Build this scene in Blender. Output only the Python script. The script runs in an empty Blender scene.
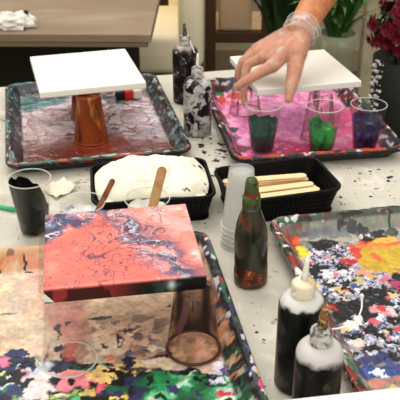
import bpy, bmesh, math, random
import numpy as np
from mathutils import Vector, Matrix
random.seed(7)
SC = bpy.context.scene
COL = SC.collection
PI = math.pi

# ------------------------------------------------------------------ camera model
F, PITCH, H = 781.0, math.radians(28.8), 0.635
CP, SP = math.cos(PITCH), math.sin(PITCH)
def ray(px, py):
    dx = (px-200)/F; dy = -(py-200)/F
    return Vector((dx, CP+dy*SP, -SP+dy*CP))
def at(px, py, z=0.0):
    """point of the photo that lies at height z"""
    d = ray(px, py); t = (z-H)/d.z
    return Vector((d.x*t, d.y*t, z))
def aty(px, py, Y):
    """point of the photo that lies at depth Y"""
    d = ray(px, py); t = Y/d.y
    return Vector((d.x*t, Y, H+d.z*t))
def ppm(w):
    """pixels per metre at a world point, and sine of the view elevation"""
    dz = w.y*CP-(w.z-H)*SP
    return F/dz, (H-w.z)/math.hypot(w.y, H-w.z)

def s2l(c):
    c = np.asarray(c, dtype=float)/255.0
    return np.where(c <= .04045, c/12.92, ((c+.055)/1.055)**2.4)
def lin(c): return tuple(float(v) for v in s2l(c))

# ------------------------------------------------------------------ numpy noise
def _h(ix, iy, seed):
    n = (ix.astype(np.int64)*374761393 + iy.astype(np.int64)*668265263 + seed*1442695041) & 0xffffffff
    n = ((n ^ (n >> 13))*1274126177) & 0xffffffff
    n = ((n ^ (n >> 16))*2246822519) & 0xffffffff
    n = n ^ (n >> 15)
    return (n & 0xffffff)/float(0x1000000)
def vn(x, y, seed=0):
    ix = np.floor(x); iy = np.floor(y); fx = x-ix; fy = y-iy
    fx = fx*fx*(3-2*fx); fy = fy*fy*(3-2*fy)
    a = _h(ix, iy, seed); b = _h(ix+1, iy, seed); c = _h(ix, iy+1, seed); d = _h(ix+1, iy+1, seed)
    return a+(b-a)*fx+(c-a)*fy+(a-b-c+d)*fx*fy
def fbm(x, y, seed=0, o=4):
    s = 0; a = .5; t = 0
    for k in range(o):
        s = s+a*vn(x*2**k+k*17.3, y*2**k-k*9.1, seed+k); t += a; a *= .5
    return s/t
def cells(x, y, seed=0):
    ix = np.floor(x); iy = np.floor(y)
    f1 = np.full(x.shape, 9.); f2 = np.full(x.shape, 9.); idv = np.zeros(x.shape)
    for i in (-1, 0, 1):
        for j in (-1, 0, 1):
            cx = ix+i; cy = iy+j
            d = np.hypot(cx+_h(cx, cy, seed)-x, cy+_h(cx, cy, seed+5)-y)
            r = _h(cx, cy, seed+11)
            n1 = d < f1
            f2 = np.where(n1, f1, np.minimum(f2, d)); idv = np.where(n1, r, idv); f1 = np.where(n1, d, f1)
    return f1, f2, idv
def ss(a, b, x):
    t = np.clip((x-a)/(b-a), 0, 1); return t*t*(3-2*t)

class Paint:
    """colour and relief of a dried paint surface, in local metres"""
    def __init__(s, X, Y, base):
        s.X, s.Y = X, Y; s.C = np.tile(s2l(base), (len(X), 1)); s.Z = np.zeros(len(X))
        s.U = X+.010*(fbm(X*70, Y*70, 901, 2)-.5)+.007*(fbm(X*190, Y*190, 903, 2)-.5); s.V = Y+.010*(fbm(X*70, Y*70, 905, 2)-.5)+.007*(fbm(X*190, Y*190, 907, 2)-.5)
    def put(s, m, col, h=0):
        m = np.clip(m, 0, 1); c = s2l(col)
        s.C = s.C*(1-m[:, None])+c*m[:, None]
        s.Z = s.Z+m*h
    def ell(s, cx, cy, rx, ry, wob=.35, seed=0, sc=60, soft=.08):
        d = np.hypot((s.U-cx)/rx, (s.V-cy)/ry)+wob*2*(fbm(s.X*sc, s.Y*sc, seed, 3)-.5)
        return 1-ss(1-soft, 1+soft, d)
    def swirl(s, m, amp, fr, seed):
        """drag the wet colours through each other (displaced lookup on the paint grid)"""
        nx, ny = s.n; dx = s.X[1]-s.X[0]; dy = s.Y[nx]-s.Y[0]
        ox = (fbm(s.X*fr, s.Y*fr, seed, 3)-.5)*2*amp; oy = (fbm(s.X*fr, s.Y*fr, seed+40, 3)-.5)*2*amp
        i = np.arange(nx*ny); ix = np.clip((i % nx)+np.round(ox*m/dx).astype(int), 0, nx-1); iy = np.clip((i//nx)+np.round(oy*m/dy).astype(int), 0, ny-1)
        s.C = s.C[iy*nx+ix]; s.Z = s.Z[iy*nx+ix]
    def mottle(s, m, k, fr, seed):
        v = 1+k*2*(fbm(s.X*fr, s.Y*fr, seed, 3)-.5)*m; s.C = np.clip(s.C*v[:, None], 0, 1)
    def specks(s, reg, sc, thr, col, seed, h=.0002):
        n = fbm(s.X*sc, s.Y*sc, seed, 3)
        s.put(ss(thr, thr+.04, n)*reg, col, h)

# ------------------------------------------------------------------ mesh helpers
def link(o, parent=None):
    COL.objects.link(o)
    if parent is not None: o.parent = parent
    return o
def obj(name, bm, m=None, parent=None, smooth=True):
    me = bpy.data.meshes.new(name)
    if isinstance(bm, bmesh.types.BMesh):
        bmesh.ops.recalc_face_normals(bm, faces=bm.faces); bm.to_mesh(me); bm.free()
    else:
        me.from_pydata(*bm); me.update()
    if smooth:
        for p in me.polygons: p.use_smooth = True
    if m: me.materials.append(m)
    return link(bpy.data.objects.new(name, me), parent)
def tag(o, label, cat, group=None):
    o['label'] = label; o['category'] = cat
    if group: o['group'] = group
    return o
def thing(name, label, cat, loc=(0, 0, 0), rz=0, group=None):
    o = bpy.data.objects.new(name, None); o.empty_display_size = .02
    COL.objects.link(o); o.location = loc; o.rotation_euler = (0, 0, rz)
    return tag(o, label, cat, group)
def dup(root, loc, rz, label, group=None):
    r = root.copy(); COL.objects.link(r); r.location = loc; r.rotation_euler = (0, 0, rz); r['label'] = label
    if group: r['group'] = group
    for ch in list(root.children):
        c = ch.copy(); COL.objects.link(c); c.parent = r
        for g in ch.children:
            d = g.copy(); COL.objects.link(d); d.parent = c
    return r
def box_bm(bm, c, s, bev=0, rz=0, seg=2):
    r = bmesh.ops.create_cube(bm, size=1, matrix=Matrix.Translation(c) @ Matrix.Rotation(rz, 4, 'Z') @ Matrix.Diagonal((*s, 1)))
    if bev:
        es = set()
        for v in r['verts']: es.update(v.link_edges)
        bmesh.ops.bevel(bm, geom=list(es), offset=bev, segments=seg, affect='EDGES', profile=.5)
    return bm
def box(c, s, bev=0, rz=0, seg=2): return box_bm(bmesh.new(), c, s, bev, rz, seg)
def lathe(prof, n=40, closed=False, bm=None, wob=None):
    bm = bm or bmesh.new(); rings = []
    for k, (r, z) in enumerate(prof):
        if r < 1e-6: rings.append([bm.verts.new((0, 0, z))])
        else:
            rings.append([bm.verts.new((r*math.cos(2*PI*i/n), r*math.sin(2*PI*i/n), z+(wob(k, 2*PI*i/n) if wob else 0))) for i in range(n)])
    for a, b in zip(rings, rings[1:]):
        for i in range(n):
            j = (i+1) % n
            if len(a) == 1 and len(b) == 1: continue
            if len(a) == 1: bm.faces.new((a[0], b[i], b[j]))
            elif len(b) == 1: bm.faces.new((a[i], a[j], b[0]))
            else: bm.faces.new((a[i], a[j], b[j], b[i]))
    return bm
def tube(bm, pts, rad, n=10, cap=True):
    pts = [Vector(p) for p in pts]
    rs = rad if hasattr(rad, '__len__') else [rad]*len(pts)
    rings = []; up = None
    for i, p in enumerate(pts):
        t = (pts[min(i+1, len(pts)-1)]-pts[max(i-1, 0)]).normalized()
        if up is None:
            up = Vector((0, 0, 1)) if abs(t.z) < .9 else Vector((1, 0, 0))
        a = t.cross(up).normalized(); b = a.cross(t).normalized(); up = b
        rings.append([bm.verts.new(p+rs[i]*(math.cos(2*PI*k/n)*a+math.sin(2*PI*k/n)*b)) for k in range(n)])
    for a, b in zip(rings, rings[1:]):
        for k in range(n):
            bm.faces.new((a[k], a[(k+1) % n], b[(k+1) % n], b[k]))
    if cap: bm.faces.new(rings[0]); bm.faces.new(rings[-1])
    return bm
def rrect(W, D, R, z, n=6):
    """rounded rectangle loop centred on the origin"""
    R = max(R, .0006); out = []
    for cx, cy, a0 in ((W/2-R, D/2-R, 0), (-W/2+R, D/2-R, PI/2), (-W/2+R, -D/2+R, PI), (W/2-R, -D/2+R, 1.5*PI)):
        for k in range(n+1):
            a = a0+PI/2*k/n; out.append((cx+R*math.cos(a), cy+R*math.sin(a), z))
    return out
def loops(bm, ls, cap0=True, cap1=True):
    rs = [[bm.verts.new(p) for p in l] for l in ls]; n = len(rs[0])
    for a, b in zip(rs, rs[1:]):
        for i in range(n): bm.faces.new((a[i], a[(i+1) % n], b[(i+1) % n], b[i]))
    if cap0: bm.faces.new(rs[0])
    if cap1: bm.faces.new(rs[-1])
    return bm
def set_col(o, C):
    a = o.data.color_attributes.new('paint', 'FLOAT_COLOR', 'POINT')
    buf = np.ones((len(C), 4), dtype=np.float32); buf[:, :3] = C
    a.data.foreach_set('color', buf.ravel())
def grid_mesh(name, X, Y, Z, nx, ny, keep, m, parent, C):
    idx = np.arange(nx*ny).reshape(ny, nx)
    q = np.stack([idx[:-1, :-1], idx[:-1, 1:], idx[1:, 1:], idx[1:, :-1]], -1).reshape(-1, 4)
    if keep is not None: q = q[keep[q].all(1)]
    used = np.unique(q); mp = np.full(nx*ny, -1); mp[used] = np.arange(len(used))
    q = mp[q]; V = np.stack([X, Y, Z], -1)[used]
    me = bpy.data.meshes.new(name)
    me.vertices.add(len(V)); me.vertices.foreach_set('co', V.astype(np.float32).ravel())
    me.loops.add(len(q)*4); me.loops.foreach_set('vertex_index', q.astype(np.int32).ravel())
    me.polygons.add(len(q)); me.polygons.foreach_set('loop_start', np.arange(0, len(q)*4, 4, dtype=np.int32))
    me.polygons.foreach_set('use_smooth', np.ones(len(q), dtype=bool))
    me.update(calc_edges=True); me.materials.append(m)
    o = link(bpy.data.objects.new(name, me), parent); set_col(o, C[used])
    return o

# ------------------------------------------------------------------ materials
def mat(name, col=(200, 200, 200), rough=.5, layers=(), bump=0, bscale=60, spec=.3, metal=0, coat=0, coords='Object', sheen=0, sss=0):
    """principled paint; layers = (colour, scale, lo, hi[, stretch]) noise masks on top of each other"""
    m = bpy.data.materials.new(name); m.use_nodes = True; nt = m.node_tree; N = nt.nodes; L = nt.links
    p = N['Principled BSDF']; p.inputs['Roughness'].default_value = rough; p.inputs['Metallic'].default_value = metal
    p.inputs['Specular IOR Level'].default_value = spec; p.inputs['Coat Weight'].default_value = coat; p.inputs['Coat Roughness'].default_value = .15
    p.inputs['Base Color'].default_value = (*lin(col), 1)
    if sss:
        p.inputs['Subsurface Weight'].default_value = sss; p.inputs['Subsurface Radius'].default_value = (.01, .004, .002)
        p.inputs['Subsurface Scale'].default_value = .5
    tc = N.new('ShaderNodeTexCoord'); cur = None
    for k, ly in enumerate(layers):
        c, sc, lo, hi = ly[:4]; st = ly[4] if len(ly) > 4 else (1, 1, 1)
        mp = N.new('ShaderNodeMapping'); mp.inputs['Scale'].default_value = st; mp.inputs['Location'].default_value = (k*3.1, k*1.7, k*.9)
        L.new(tc.outputs[coords], mp.inputs['Vector'])
        n = N.new('ShaderNodeTexNoise'); n.inputs['Scale'].default_value = sc; n.inputs['Detail'].default_value = 4
        n.inputs['Distortion'].default_value = .6
        L.new(mp.outputs[0], n.inputs['Vector'])
        r = N.new('ShaderNodeMapRange'); r.inputs['From Min'].default_value = lo; r.inputs['From Max'].default_value = hi
        L.new(n.outputs['Fac'], r.inputs['Value'])
        x = N.new('ShaderNodeMix'); x.data_type = 'RGBA'
        L.new(r.outputs[0], x.inputs['Factor'])
        if cur: L.new(cur, x.inputs['A'])
        else: x.inputs['A'].default_value = (*lin(col), 1)
        x.inputs['B'].default_value = (*lin(c), 1); cur = x.outputs['Result']
    if cur: L.new(cur, p.inputs['Base Color'])
    if bump:
        n = N.new('ShaderNodeTexNoise'); n.inputs['Scale'].default_value = bscale; n.inputs['Detail'].default_value = 5
        L.new(tc.outputs[coords], n.inputs['Vector'])
        b = N.new('ShaderNodeBump'); b.inputs['Strength'].default_value = bump; b.inputs['Distance'].default_value = .004
        L.new(n.outputs['Fac'], b.inputs['Height']); L.new(b.outputs[0], p.inputs['Normal'])
    return m
def attr_mat(name, rough=.35, bump=.25, bscale=250, coat=0, spec=.32):
    m = mat(name, rough=rough, bump=bump, bscale=bscale, coat=coat, spec=spec); nt = m.node_tree
    a = nt.nodes.new('ShaderNodeAttribute'); a.attribute_name = 'paint'
    nt.links.new(a.outputs['Color'], nt.nodes['Principled BSDF'].inputs['Base Color'])
    return m
def clear_mat(name, tint=(250, 250, 248), haze=.06, gloss=.9, layers=(), rough=.06, edge=None):
    """thin clear plastic: see-through, fresnel gloss, a little haze, and stains on it"""
    m = bpy.data.materials.new(name); m.use_nodes = True; nt = m.node_tree; N = nt.nodes; L = nt.links
    N.remove(N['Principled BSDF']); out = N['Material Output']
    tr = N.new('ShaderNodeBsdfTransparent'); tr.inputs[0].default_value = (*lin(tint), 1)
    gl = N.new('ShaderNodeBsdfGlossy'); gl.inputs['Roughness'].default_value = rough
    df = N.new('ShaderNodeBsdfDiffuse'); df.inputs[0].default_value = (.85, .85, .84, 1)
    lw = N.new('ShaderNodeLayerWeight'); lw.inputs['Blend'].default_value = .5
    pw = N.new('ShaderNodeMath'); pw.operation = 'POWER'; pw.inputs[1].default_value = 4.0; L.new(lw.outputs['Facing'], pw.inputs[0])
    mu = N.new('ShaderNodeMath'); mu.operation = 'MULTIPLY_ADD'; mu.inputs[1].default_value = gloss*.22; mu.inputs[2].default_value = .0012
    L.new(pw.outputs[0], mu.inputs[0])
    a = N.new('ShaderNodeMixShader'); a.inputs[0].default_value = haze; L.new(tr.outputs[0], a.inputs[1]); L.new(df.outputs[0], a.inputs[2])
    b = N.new('ShaderNodeMixShader'); L.new(mu.outputs[0], b.inputs[0]); L.new(a.outputs[0], b.inputs[1]); L.new(gl.outputs[0], b.inputs[2])
    cur = b.outputs[0]; tc = N.new('ShaderNodeTexCoord')
    for k, (c, sc, lo, hi, st, op) in enumerate(layers):
        mp = N.new('ShaderNodeMapping'); mp.inputs['Scale'].default_value = st; mp.inputs['Location'].default_value = (k*2.3, k*.7, k*1.9)
        L.new(tc.outputs['Object'], mp.inputs['Vector'])
        n = N.new('ShaderNodeTexNoise'); n.inputs['Scale'].default_value = sc; n.inputs['Detail'].default_value = 4
        L.new(mp.outputs[0], n.inputs['Vector'])
        r = N.new('ShaderNodeMapRange'); r.inputs['From Min'].default_value = lo; r.inputs['From Max'].default_value = hi; r.inputs['To Max'].default_value = op
        L.new(n.outputs['Fac'], r.inputs['Value'])
        p = N.new('ShaderNodeBsdfPrincipled'); p.inputs['Base Color'].default_value = (*lin(c), 1); p.inputs['Roughness'].default_value = .3
        x = N.new('ShaderNodeMixShader'); L.new(r.outputs[0], x.inputs[0]); L.new(cur, x.inputs[1]); L.new(p.outputs[0], x.inputs[2])
        cur = x.outputs[0]
    if edge:                                            # paint film seen along the wall: densest where one looks through most of it
        ec, est, ep = edge
        pe = N.new('ShaderNodeMath'); pe.operation = 'POWER'; pe.inputs[1].default_value = ep; L.new(lw.outputs['Facing'], pe.inputs[0])
        me_ = N.new('ShaderNodeMath'); me_.operation = 'MULTIPLY'; me_.inputs[1].default_value = est; me_.use_clamp = True; L.new(pe.outputs[0], me_.inputs[0])
        p = N.new('ShaderNodeBsdfPrincipled'); p.inputs['Base Color'].default_value = (*lin(ec), 1); p.inputs['Roughness'].default_value = .3
        x = N.new('ShaderNodeMixShader'); L.new(me_.outputs[0], x.inputs[0]); L.new(cur, x.inputs[1]); L.new(p.outputs[0], x.inputs[2]); cur = x.outputs[0]
    L.new(cur, out.inputs['Surface'])
    return m

M = {}
M['table'] = mat('painted_table', (199, 193, 178), .55, [((174, 166, 148), 9, .5, .72), ((216, 210, 196), 22, .55, .7), ((150, 140, 124), 60, .64, .72)], .12, 60)
M['metal_dark'] = mat('dark_metal', (28, 28, 28), .4)
M['tray'] = mat('tray_plastic', (12, 12, 14), .3, [((36, 74, 78), 60, .6, .64), ((110, 30, 24), 48, .6, .63), ((150, 150, 146), 90, .67, .7), ((14, 14, 16), 90, .5, .55)], .2, 90)
M['tray_grey'] = mat('tray_grey_plastic', (112, 112, 104), .35, [((32, 40, 36), 55, .52, .58), ((60, 96, 70), 40, .58, .62), ((150, 44, 34), 60, .62, .65), ((215, 212, 205), 70, .63, .67)], .15, 90)
M['coat_gloss'] = attr_mat('dried_paint_glossy', .17, .55, 150, 0, .55)
M['coat'] = attr_mat('dried_paint', .38, .35, 200)
M['coat_matt'] = attr_mat('dried_paint_skin', .5, .3, 160)
M['pour'] = attr_mat('poured_paint', .3, .06, 200)
M['canvas'] = mat('white_canvas', (236, 232, 222), .6, [((230, 225, 212), 14, .5, .8)], .08, 700)
M['clear'] = clear_mat('clear_plastic', haze=.003)
M['clear_faint'] = clear_mat('very_clear_plastic', haze=.004, gloss=.6)
M['frost'] = clear_mat('stacked_clear_plastic', haze=.22, gloss=1.0, rough=.15)
M['stain_orange'] = clear_mat('orange_stained_plastic', (234, 176, 108), .01, .9, [((150, 68, 16), 16, .3, .52, (1, 1, .25), .75), ((186, 120, 50), 46, .54, .62, (1, 1, .25), .7), ((52, 20, 10), 40, .56, .64, (1, 1, .3), .85)])
M['stain_brown'] = clear_mat('brown_stained_plastic', (244, 236, 230), .006, .9, [((58, 32, 34), 60, .66, .69, (1, 1, .12), .85), ((112, 60, 72), 40, .66, .7, (1, 1, .3), .4)], edge=((46, 26, 28), 1.5, 7.0))
M['stain_pink'] = clear_mat('pink_stained_plastic', (254, 253, 252), .008, .9, [((120, 74, 56), 30, .60, .66, (1, 1, .14), .8), ((214, 130, 170), 30, .60, .68, (1, 1, .4), .5), ((84, 46, 40), 60, .66, .69, (1, 1, .12), .8)], edge=((120, 76, 56), .45, 6.0))
M['rim_brown'] = mat('brown_paint_ring', (78, 44, 40), .3)
M['rim_rust'] = mat('rust_paint_ring', (150, 72, 34), .3)
M['rim_rose'] = mat('rose_paint_ring', (176, 112, 112), .3)
M['rim_clear'] = clear_mat('clear_plastic_rim', haze=.3, gloss=1)
M['rim_white'] = clear_mat('pale_plastic_rim', haze=.38, gloss=1)
M['black_paint'] = mat('black_paint', (4, 3, 4), .35, spec=.06)
M['teal_paint'] = mat('dark_green_paint', (2, 62, 50), .35, [((10, 92, 74), 50, .55, .7)])
M['green_paint'] = mat('bright_green_paint', (8, 128, 50), .35, [((8, 64, 28), 40, .5, .62), ((70, 190, 90), 46, .6, .68)])
M['navy_paint'] = mat('navy_purple_paint', (14, 10, 50), .35, [((60, 42, 124), 45, .55, .68)])
M['white_paint'] = mat('white_paint', (226, 226, 222), .3, [((150, 152, 156), 40, .54, .66), ((70, 70, 74), 70, .64, .68)])
M['cream_paint'] = mat('cream_paint', (232, 228, 216), .3, [((205, 200, 190), 40, .5, .7)])
M['stick'] = mat('pale_birch', (240, 208, 162), .6, [((222, 184, 134), 60, .45, .7, (.15, 1, 1))], .1, 200)
M['stick_tan'] = mat('tan_birch', (194, 152, 104), .6, [((182, 128, 80), 60, .45, .7, (1, 1, .15))], .1, 200)
M['stick_dark'] = mat('stained_birch', (150, 92, 60), .6, [((110, 66, 44), 60, .45, .7, (1, 1, .15))], .1, 200)
M['basket'] = mat('black_basket_plastic', (9, 9, 10), .5, spec=.15)
M['cloth'] = mat('white_cotton_cloth', (247, 242, 226), .8, [((232, 224, 200), 12, .5, .7), ((40, 36, 38), 60, .715, .73)], .15, 120)
M['bottle_dark'] = mat('dark_paint_bottle', (226, 226, 222), .3)
M['cap_cream'] = mat('cream_cap_plastic', (232, 218, 188), .4, [((205, 182, 140), 60, .5, .65), ((250, 246, 236), 90, .6, .68)])
M['cap_white'] = mat('spattered_cap_plastic', (196, 194, 186), .35, [((84, 82, 78), 110, .48, .6), ((150, 110, 70), 60, .6, .66)])
M['nozzle_white'] = mat('white_nozzle_plastic', (238, 234, 222), .35, [((200, 90, 80), 120, .64, .67)])
M['nozzle_brown'] = mat('brown_crusted_nozzle', (134, 92, 42), .5, [((60, 40, 28), 120, .5, .6), ((206, 170, 110), 160, .58, .66)], .4, 300)
M['nozzle_dark'] = mat('dark_crusted_nozzle', (74, 76, 62), .5, [((30, 30, 28), 120, .5, .6), ((150, 150, 130), 160, .6, .66)], .4, 300)
M['strap'] = mat('white_strap_plastic', (232, 230, 226), .35)
M['brown_bottle'] = mat('olive_bottle', (48, 50, 36), .16, [((30, 32, 24), 26, .45, .6), ((104, 54, 32), 40, .58, .66), ((62, 38, 28), 22, .55, .64)], .1, 80, coat=.3)
M['orange_smear'] = mat('orange_paint_smear', (128, 56, 28), .3, [((62, 34, 24), 90, .42, .56), ((206, 130, 76), 110, .62, .67)], .3, 200)
M['green_cap'] = mat('green_cap_paint', (66, 82, 40), .4, [((34, 48, 26), 90, .5, .6), ((110, 116, 60), 120, .6, .68)], .2, 200)
M['red_band'] = mat('red_paint_band', (150, 40, 48), .35, [((80, 34, 34), 120, .5, .62)])
M['skin'] = mat('skin', (200, 128, 84), .5, [((182, 106, 66), 30, .45, .7), ((216, 148, 104), 50, .55, .7)], .08, 220, sss=.12)
M['straw'] = mat('green_plastic', (64, 182, 120), .3)
M['paper'] = mat('cream_paper', (228, 216, 196), .7, [((180, 165, 140), 40, .55, .7)], .2, 80)
M['red'] = mat('red_plastic', (206, 40, 38), .35); M['white'] = mat('white_plastic', (232, 226, 212), .35); M['black'] = mat('black_plastic', (14, 14, 16), .4)

# ------------------------------------------------------------------ setting
FZ = -.75
def struct(name, bm, m):
    o = obj(name, bm, m, None, False); o['kind'] = 'structure'; return o
M['floor'] = mat('patio_floor', (58, 54, 42), .7, [((72, 66, 52), 1.5, .45, .65), ((46, 43, 34), 8, .5, .7)], .1, 20)
M['wall'] = mat('plaster_wall', (164, 152, 126), .8, [((150, 138, 114), 2.0, .45, .65)], .1, 30)
M['base'] = mat('baseboard_paint', (140, 124, 92), .6)
struct('floor', box((0, 1.2, FZ-.03), (6.6, 6.0, .06)), M['floor'])
struct('wall_back', box((0, 4.0, .35), (6.6, .1, 2.2)), M['wall'])
struct('baseboard_back', box((0, 3.935, FZ+.06), (6.6, .03, .12), .004), M['base'])

# ------------------------------------------------------------------ work table
TA = math.radians(12.5)
tb = thing('work_table', 'long white work table spattered with paint, under the four trays', 'table', (.05, 1.08, 0), TA)
# far edge passes (-.04,1.775): build in local axes
TW, TD = 1.9, 1.44
TX = .398-TW/2
obj('table_top', box((TX, -.01, -.016), (TW, TD, .032), .004), M['table'], tb, False)
for sx in (-1, 1):
    for sy in (-1, 1):
        obj('leg', box((TX+sx*(TW/2-.08), sy*(TD/2-.1)-.01, (FZ-.032)/2), (.05, .05, -FZ-.032), .004), M['metal_dark'], tb, False)
# flecks and dabs of paint on the table top
def dabs(regs, seed):
    rnd = random.Random(seed); V = []; Fc = []; C = []
    inv = Matrix.Rotation(-TA, 4, 'Z') @ Matrix.Translation((-.05, -1.08, 0))
    for (x0, y0, x1, y1, n, r0, r1, cols) in regs:
        for i in range(n):
            w = inv @ at(rnd.uniform(x0, x1), rnd.uniform(y0, y1), 0)
            if w.x > .385: continue
            r = rnd.uniform(r0, r1)*rnd.uniform(.5, 1)
            a0 = rnd.uniform(0, PI); el = rnd.uniform(.35, 1); k0 = len(V); k = 11
            c = s2l(rnd.choice(cols)); V.append((w.x, w.y, .0010)); C.append(c)
            for q in range(k):
                a = 2*PI*q/k; rr = r*rnd.uniform(.5, 1.2); x = rr*math.cos(a); y = rr*el*math.sin(a)
                V.append((w.x+x*math.cos(a0)-y*math.sin(a0), w.y+x*math.sin(a0)+y*math.cos(a0), .0003)); C.append(c)
            for q in range(k): Fc.append((k0, k0+1+q, k0+1+(q+1) % k))
    o = obj('paint_spatter', (V, [], Fc), M['coat'], tb); set_col(o, np.array(C)); o['kind'] = 'stuff'
K = [(18, 18, 20), (30, 30, 38), (24, 40, 34), (40, 36, 60)]
dabs([(196, 138, 226, 162, 26, .003, .011, K), (345, 168, 400, 200, 22, .001, .0075, K+[(190, 150, 110)]),
      (335, 188, 400, 204, 14, .0008, .003, K), (175, 205, 235, 240, 20, .001, .004, K), (248, 318, 276, 350, 5, .0015, .0055, [(44, 48, 60), (70, 40, 60)]),
      (60, 170, 100, 195, 20, .001, .0045, K+[(120, 116, 110)]), (0, 105, 6, 160, 12, .001, .003, K), (0, 180, 50, 240, 20, .0008, .002, [(150, 146, 140)]),
      (158, 80, 205, 130, 14, .001, .004, K), (212, 140, 236, 200, 18, .002, .008, K), (205, 222, 232, 300, 14, .001, .003, K),
      (255, 200, 275, 240, 20, .001, .004, K+[(120, 30, 30)]), (262, 380, 300, 400, 5, .001, .003, K), (275, 196, 345, 212, 16, .001, .004, K)], 3)

# ------------------------------------------------------------------ paint trays
def make_tray(label, corner, ang, W, D, RZ, paint, cm, pm, n=(230, 290)):
    """corner = back-left rim corner; local x to the right, local y towards the viewer is negative"""
    ca, sa = math.cos(ang), math.sin(ang)
    cx = corner[0]+ca*W/2+sa*D/2; cy = corner[1]+sa*W/2-ca*D/2
    t = thing('paint_tray', label, 'tray', (cx, cy, 0), ang, 'four paint covered trays on the table')
    R = .026; bm = bmesh.new()
    def lp(d, z): return rrect(W-2*d, D-2*d, R-d*.7, z)
    loops(bm, [lp(.024, .0004), lp(.006, RZ-.010), lp(.001, RZ-.008), lp(0, RZ-.004), lp(.003, RZ-.0008), lp(.009, RZ-.0008), lp(.013, RZ-.004), lp(.030, .0025)])
    obj('pan', bm, pm, t)
    nx, ny = n
    gx, gy = np.meshgrid(np.linspace(-W/2, W/2, nx), np.linspace(-D/2, D/2, ny)); X = gx.ravel(); Y = gy.ravel()
    qx = np.abs(X)-(W/2-R); qy = np.abs(Y)-(D/2-R)
    sd = np.hypot(np.maximum(qx, 0), np.maximum(qy, 0))+np.minimum(np.maximum(qx, qy), 0)-R
    d = -sd
    Z = np.interp(d, [0, .001, .003, .009, .013, .030, .05], [RZ-.006, RZ-.003, RZ, RZ, RZ-.0032, .0033, .0033])
    P = Paint(X, Y, (128, 128, 128)); P.d = d; P.rim = 1-ss(.014, .017, d); P.wall = ss(.012, .015, d)*(1-ss(.028, .034, d)); P.floor = ss(.026, .034, d)
    P.n = n; P.t = t; side = (W/2-np.abs(X)) < (D/2-np.abs(Y)); P.al = np.where(side, Y, X); P.ac = np.where(side, X, Y)
    inv = Matrix.Rotation(-ang, 4, 'Z') @ Matrix.Translation((-cx, -cy, 0))
    def pb(px, py, rx, ry, col, h=.0008, wob=.35, seed=None, sc=60, soft=.08, z=.004):
        wob *= 1.4; sc = max(sc, 42000/(F*math.sqrt(rx*ry)*.13)) if rx*ry < 200 else sc
        w = at(px, py, z); k, s = ppm(w); l = inv @ w
        seed = int(px*7+py*13) if seed is None else seed
        P.put(P.ell(l.x, l.y, rx/k, ry/k/s, wob, seed, sc, soft), col, h)
    def pm_(px, py, rx, ry, wob=.35, seed=1, sc=60, soft=.15, z=.004):
        w = at(px, py, z); k, s = ppm(w); l = inv @ w
        return P.ell(l.x, l.y, rx/k, ry/k/s, wob, seed, sc, soft)
    P.pb = pb; P.pm = pm_; P.inv = inv
    paint(P)
    o = grid_mesh('paint_coat', X, Y, Z+np.clip(P.Z, 0, .0024), nx, ny, d > .0005, cm, t, P.C)
    return t
def streaks(P, reg, cols, seed, sc=50, thr=.56):
    thr += .035
    for k, c in enumerate(cols):
        n = fbm(P.al*sc+k*5+P.ac*40, P.ac*sc*2.6+k*3, seed+k*9, 3)
        P.put(ss(thr, thr+.05, n)*reg, c, .0005)

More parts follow.
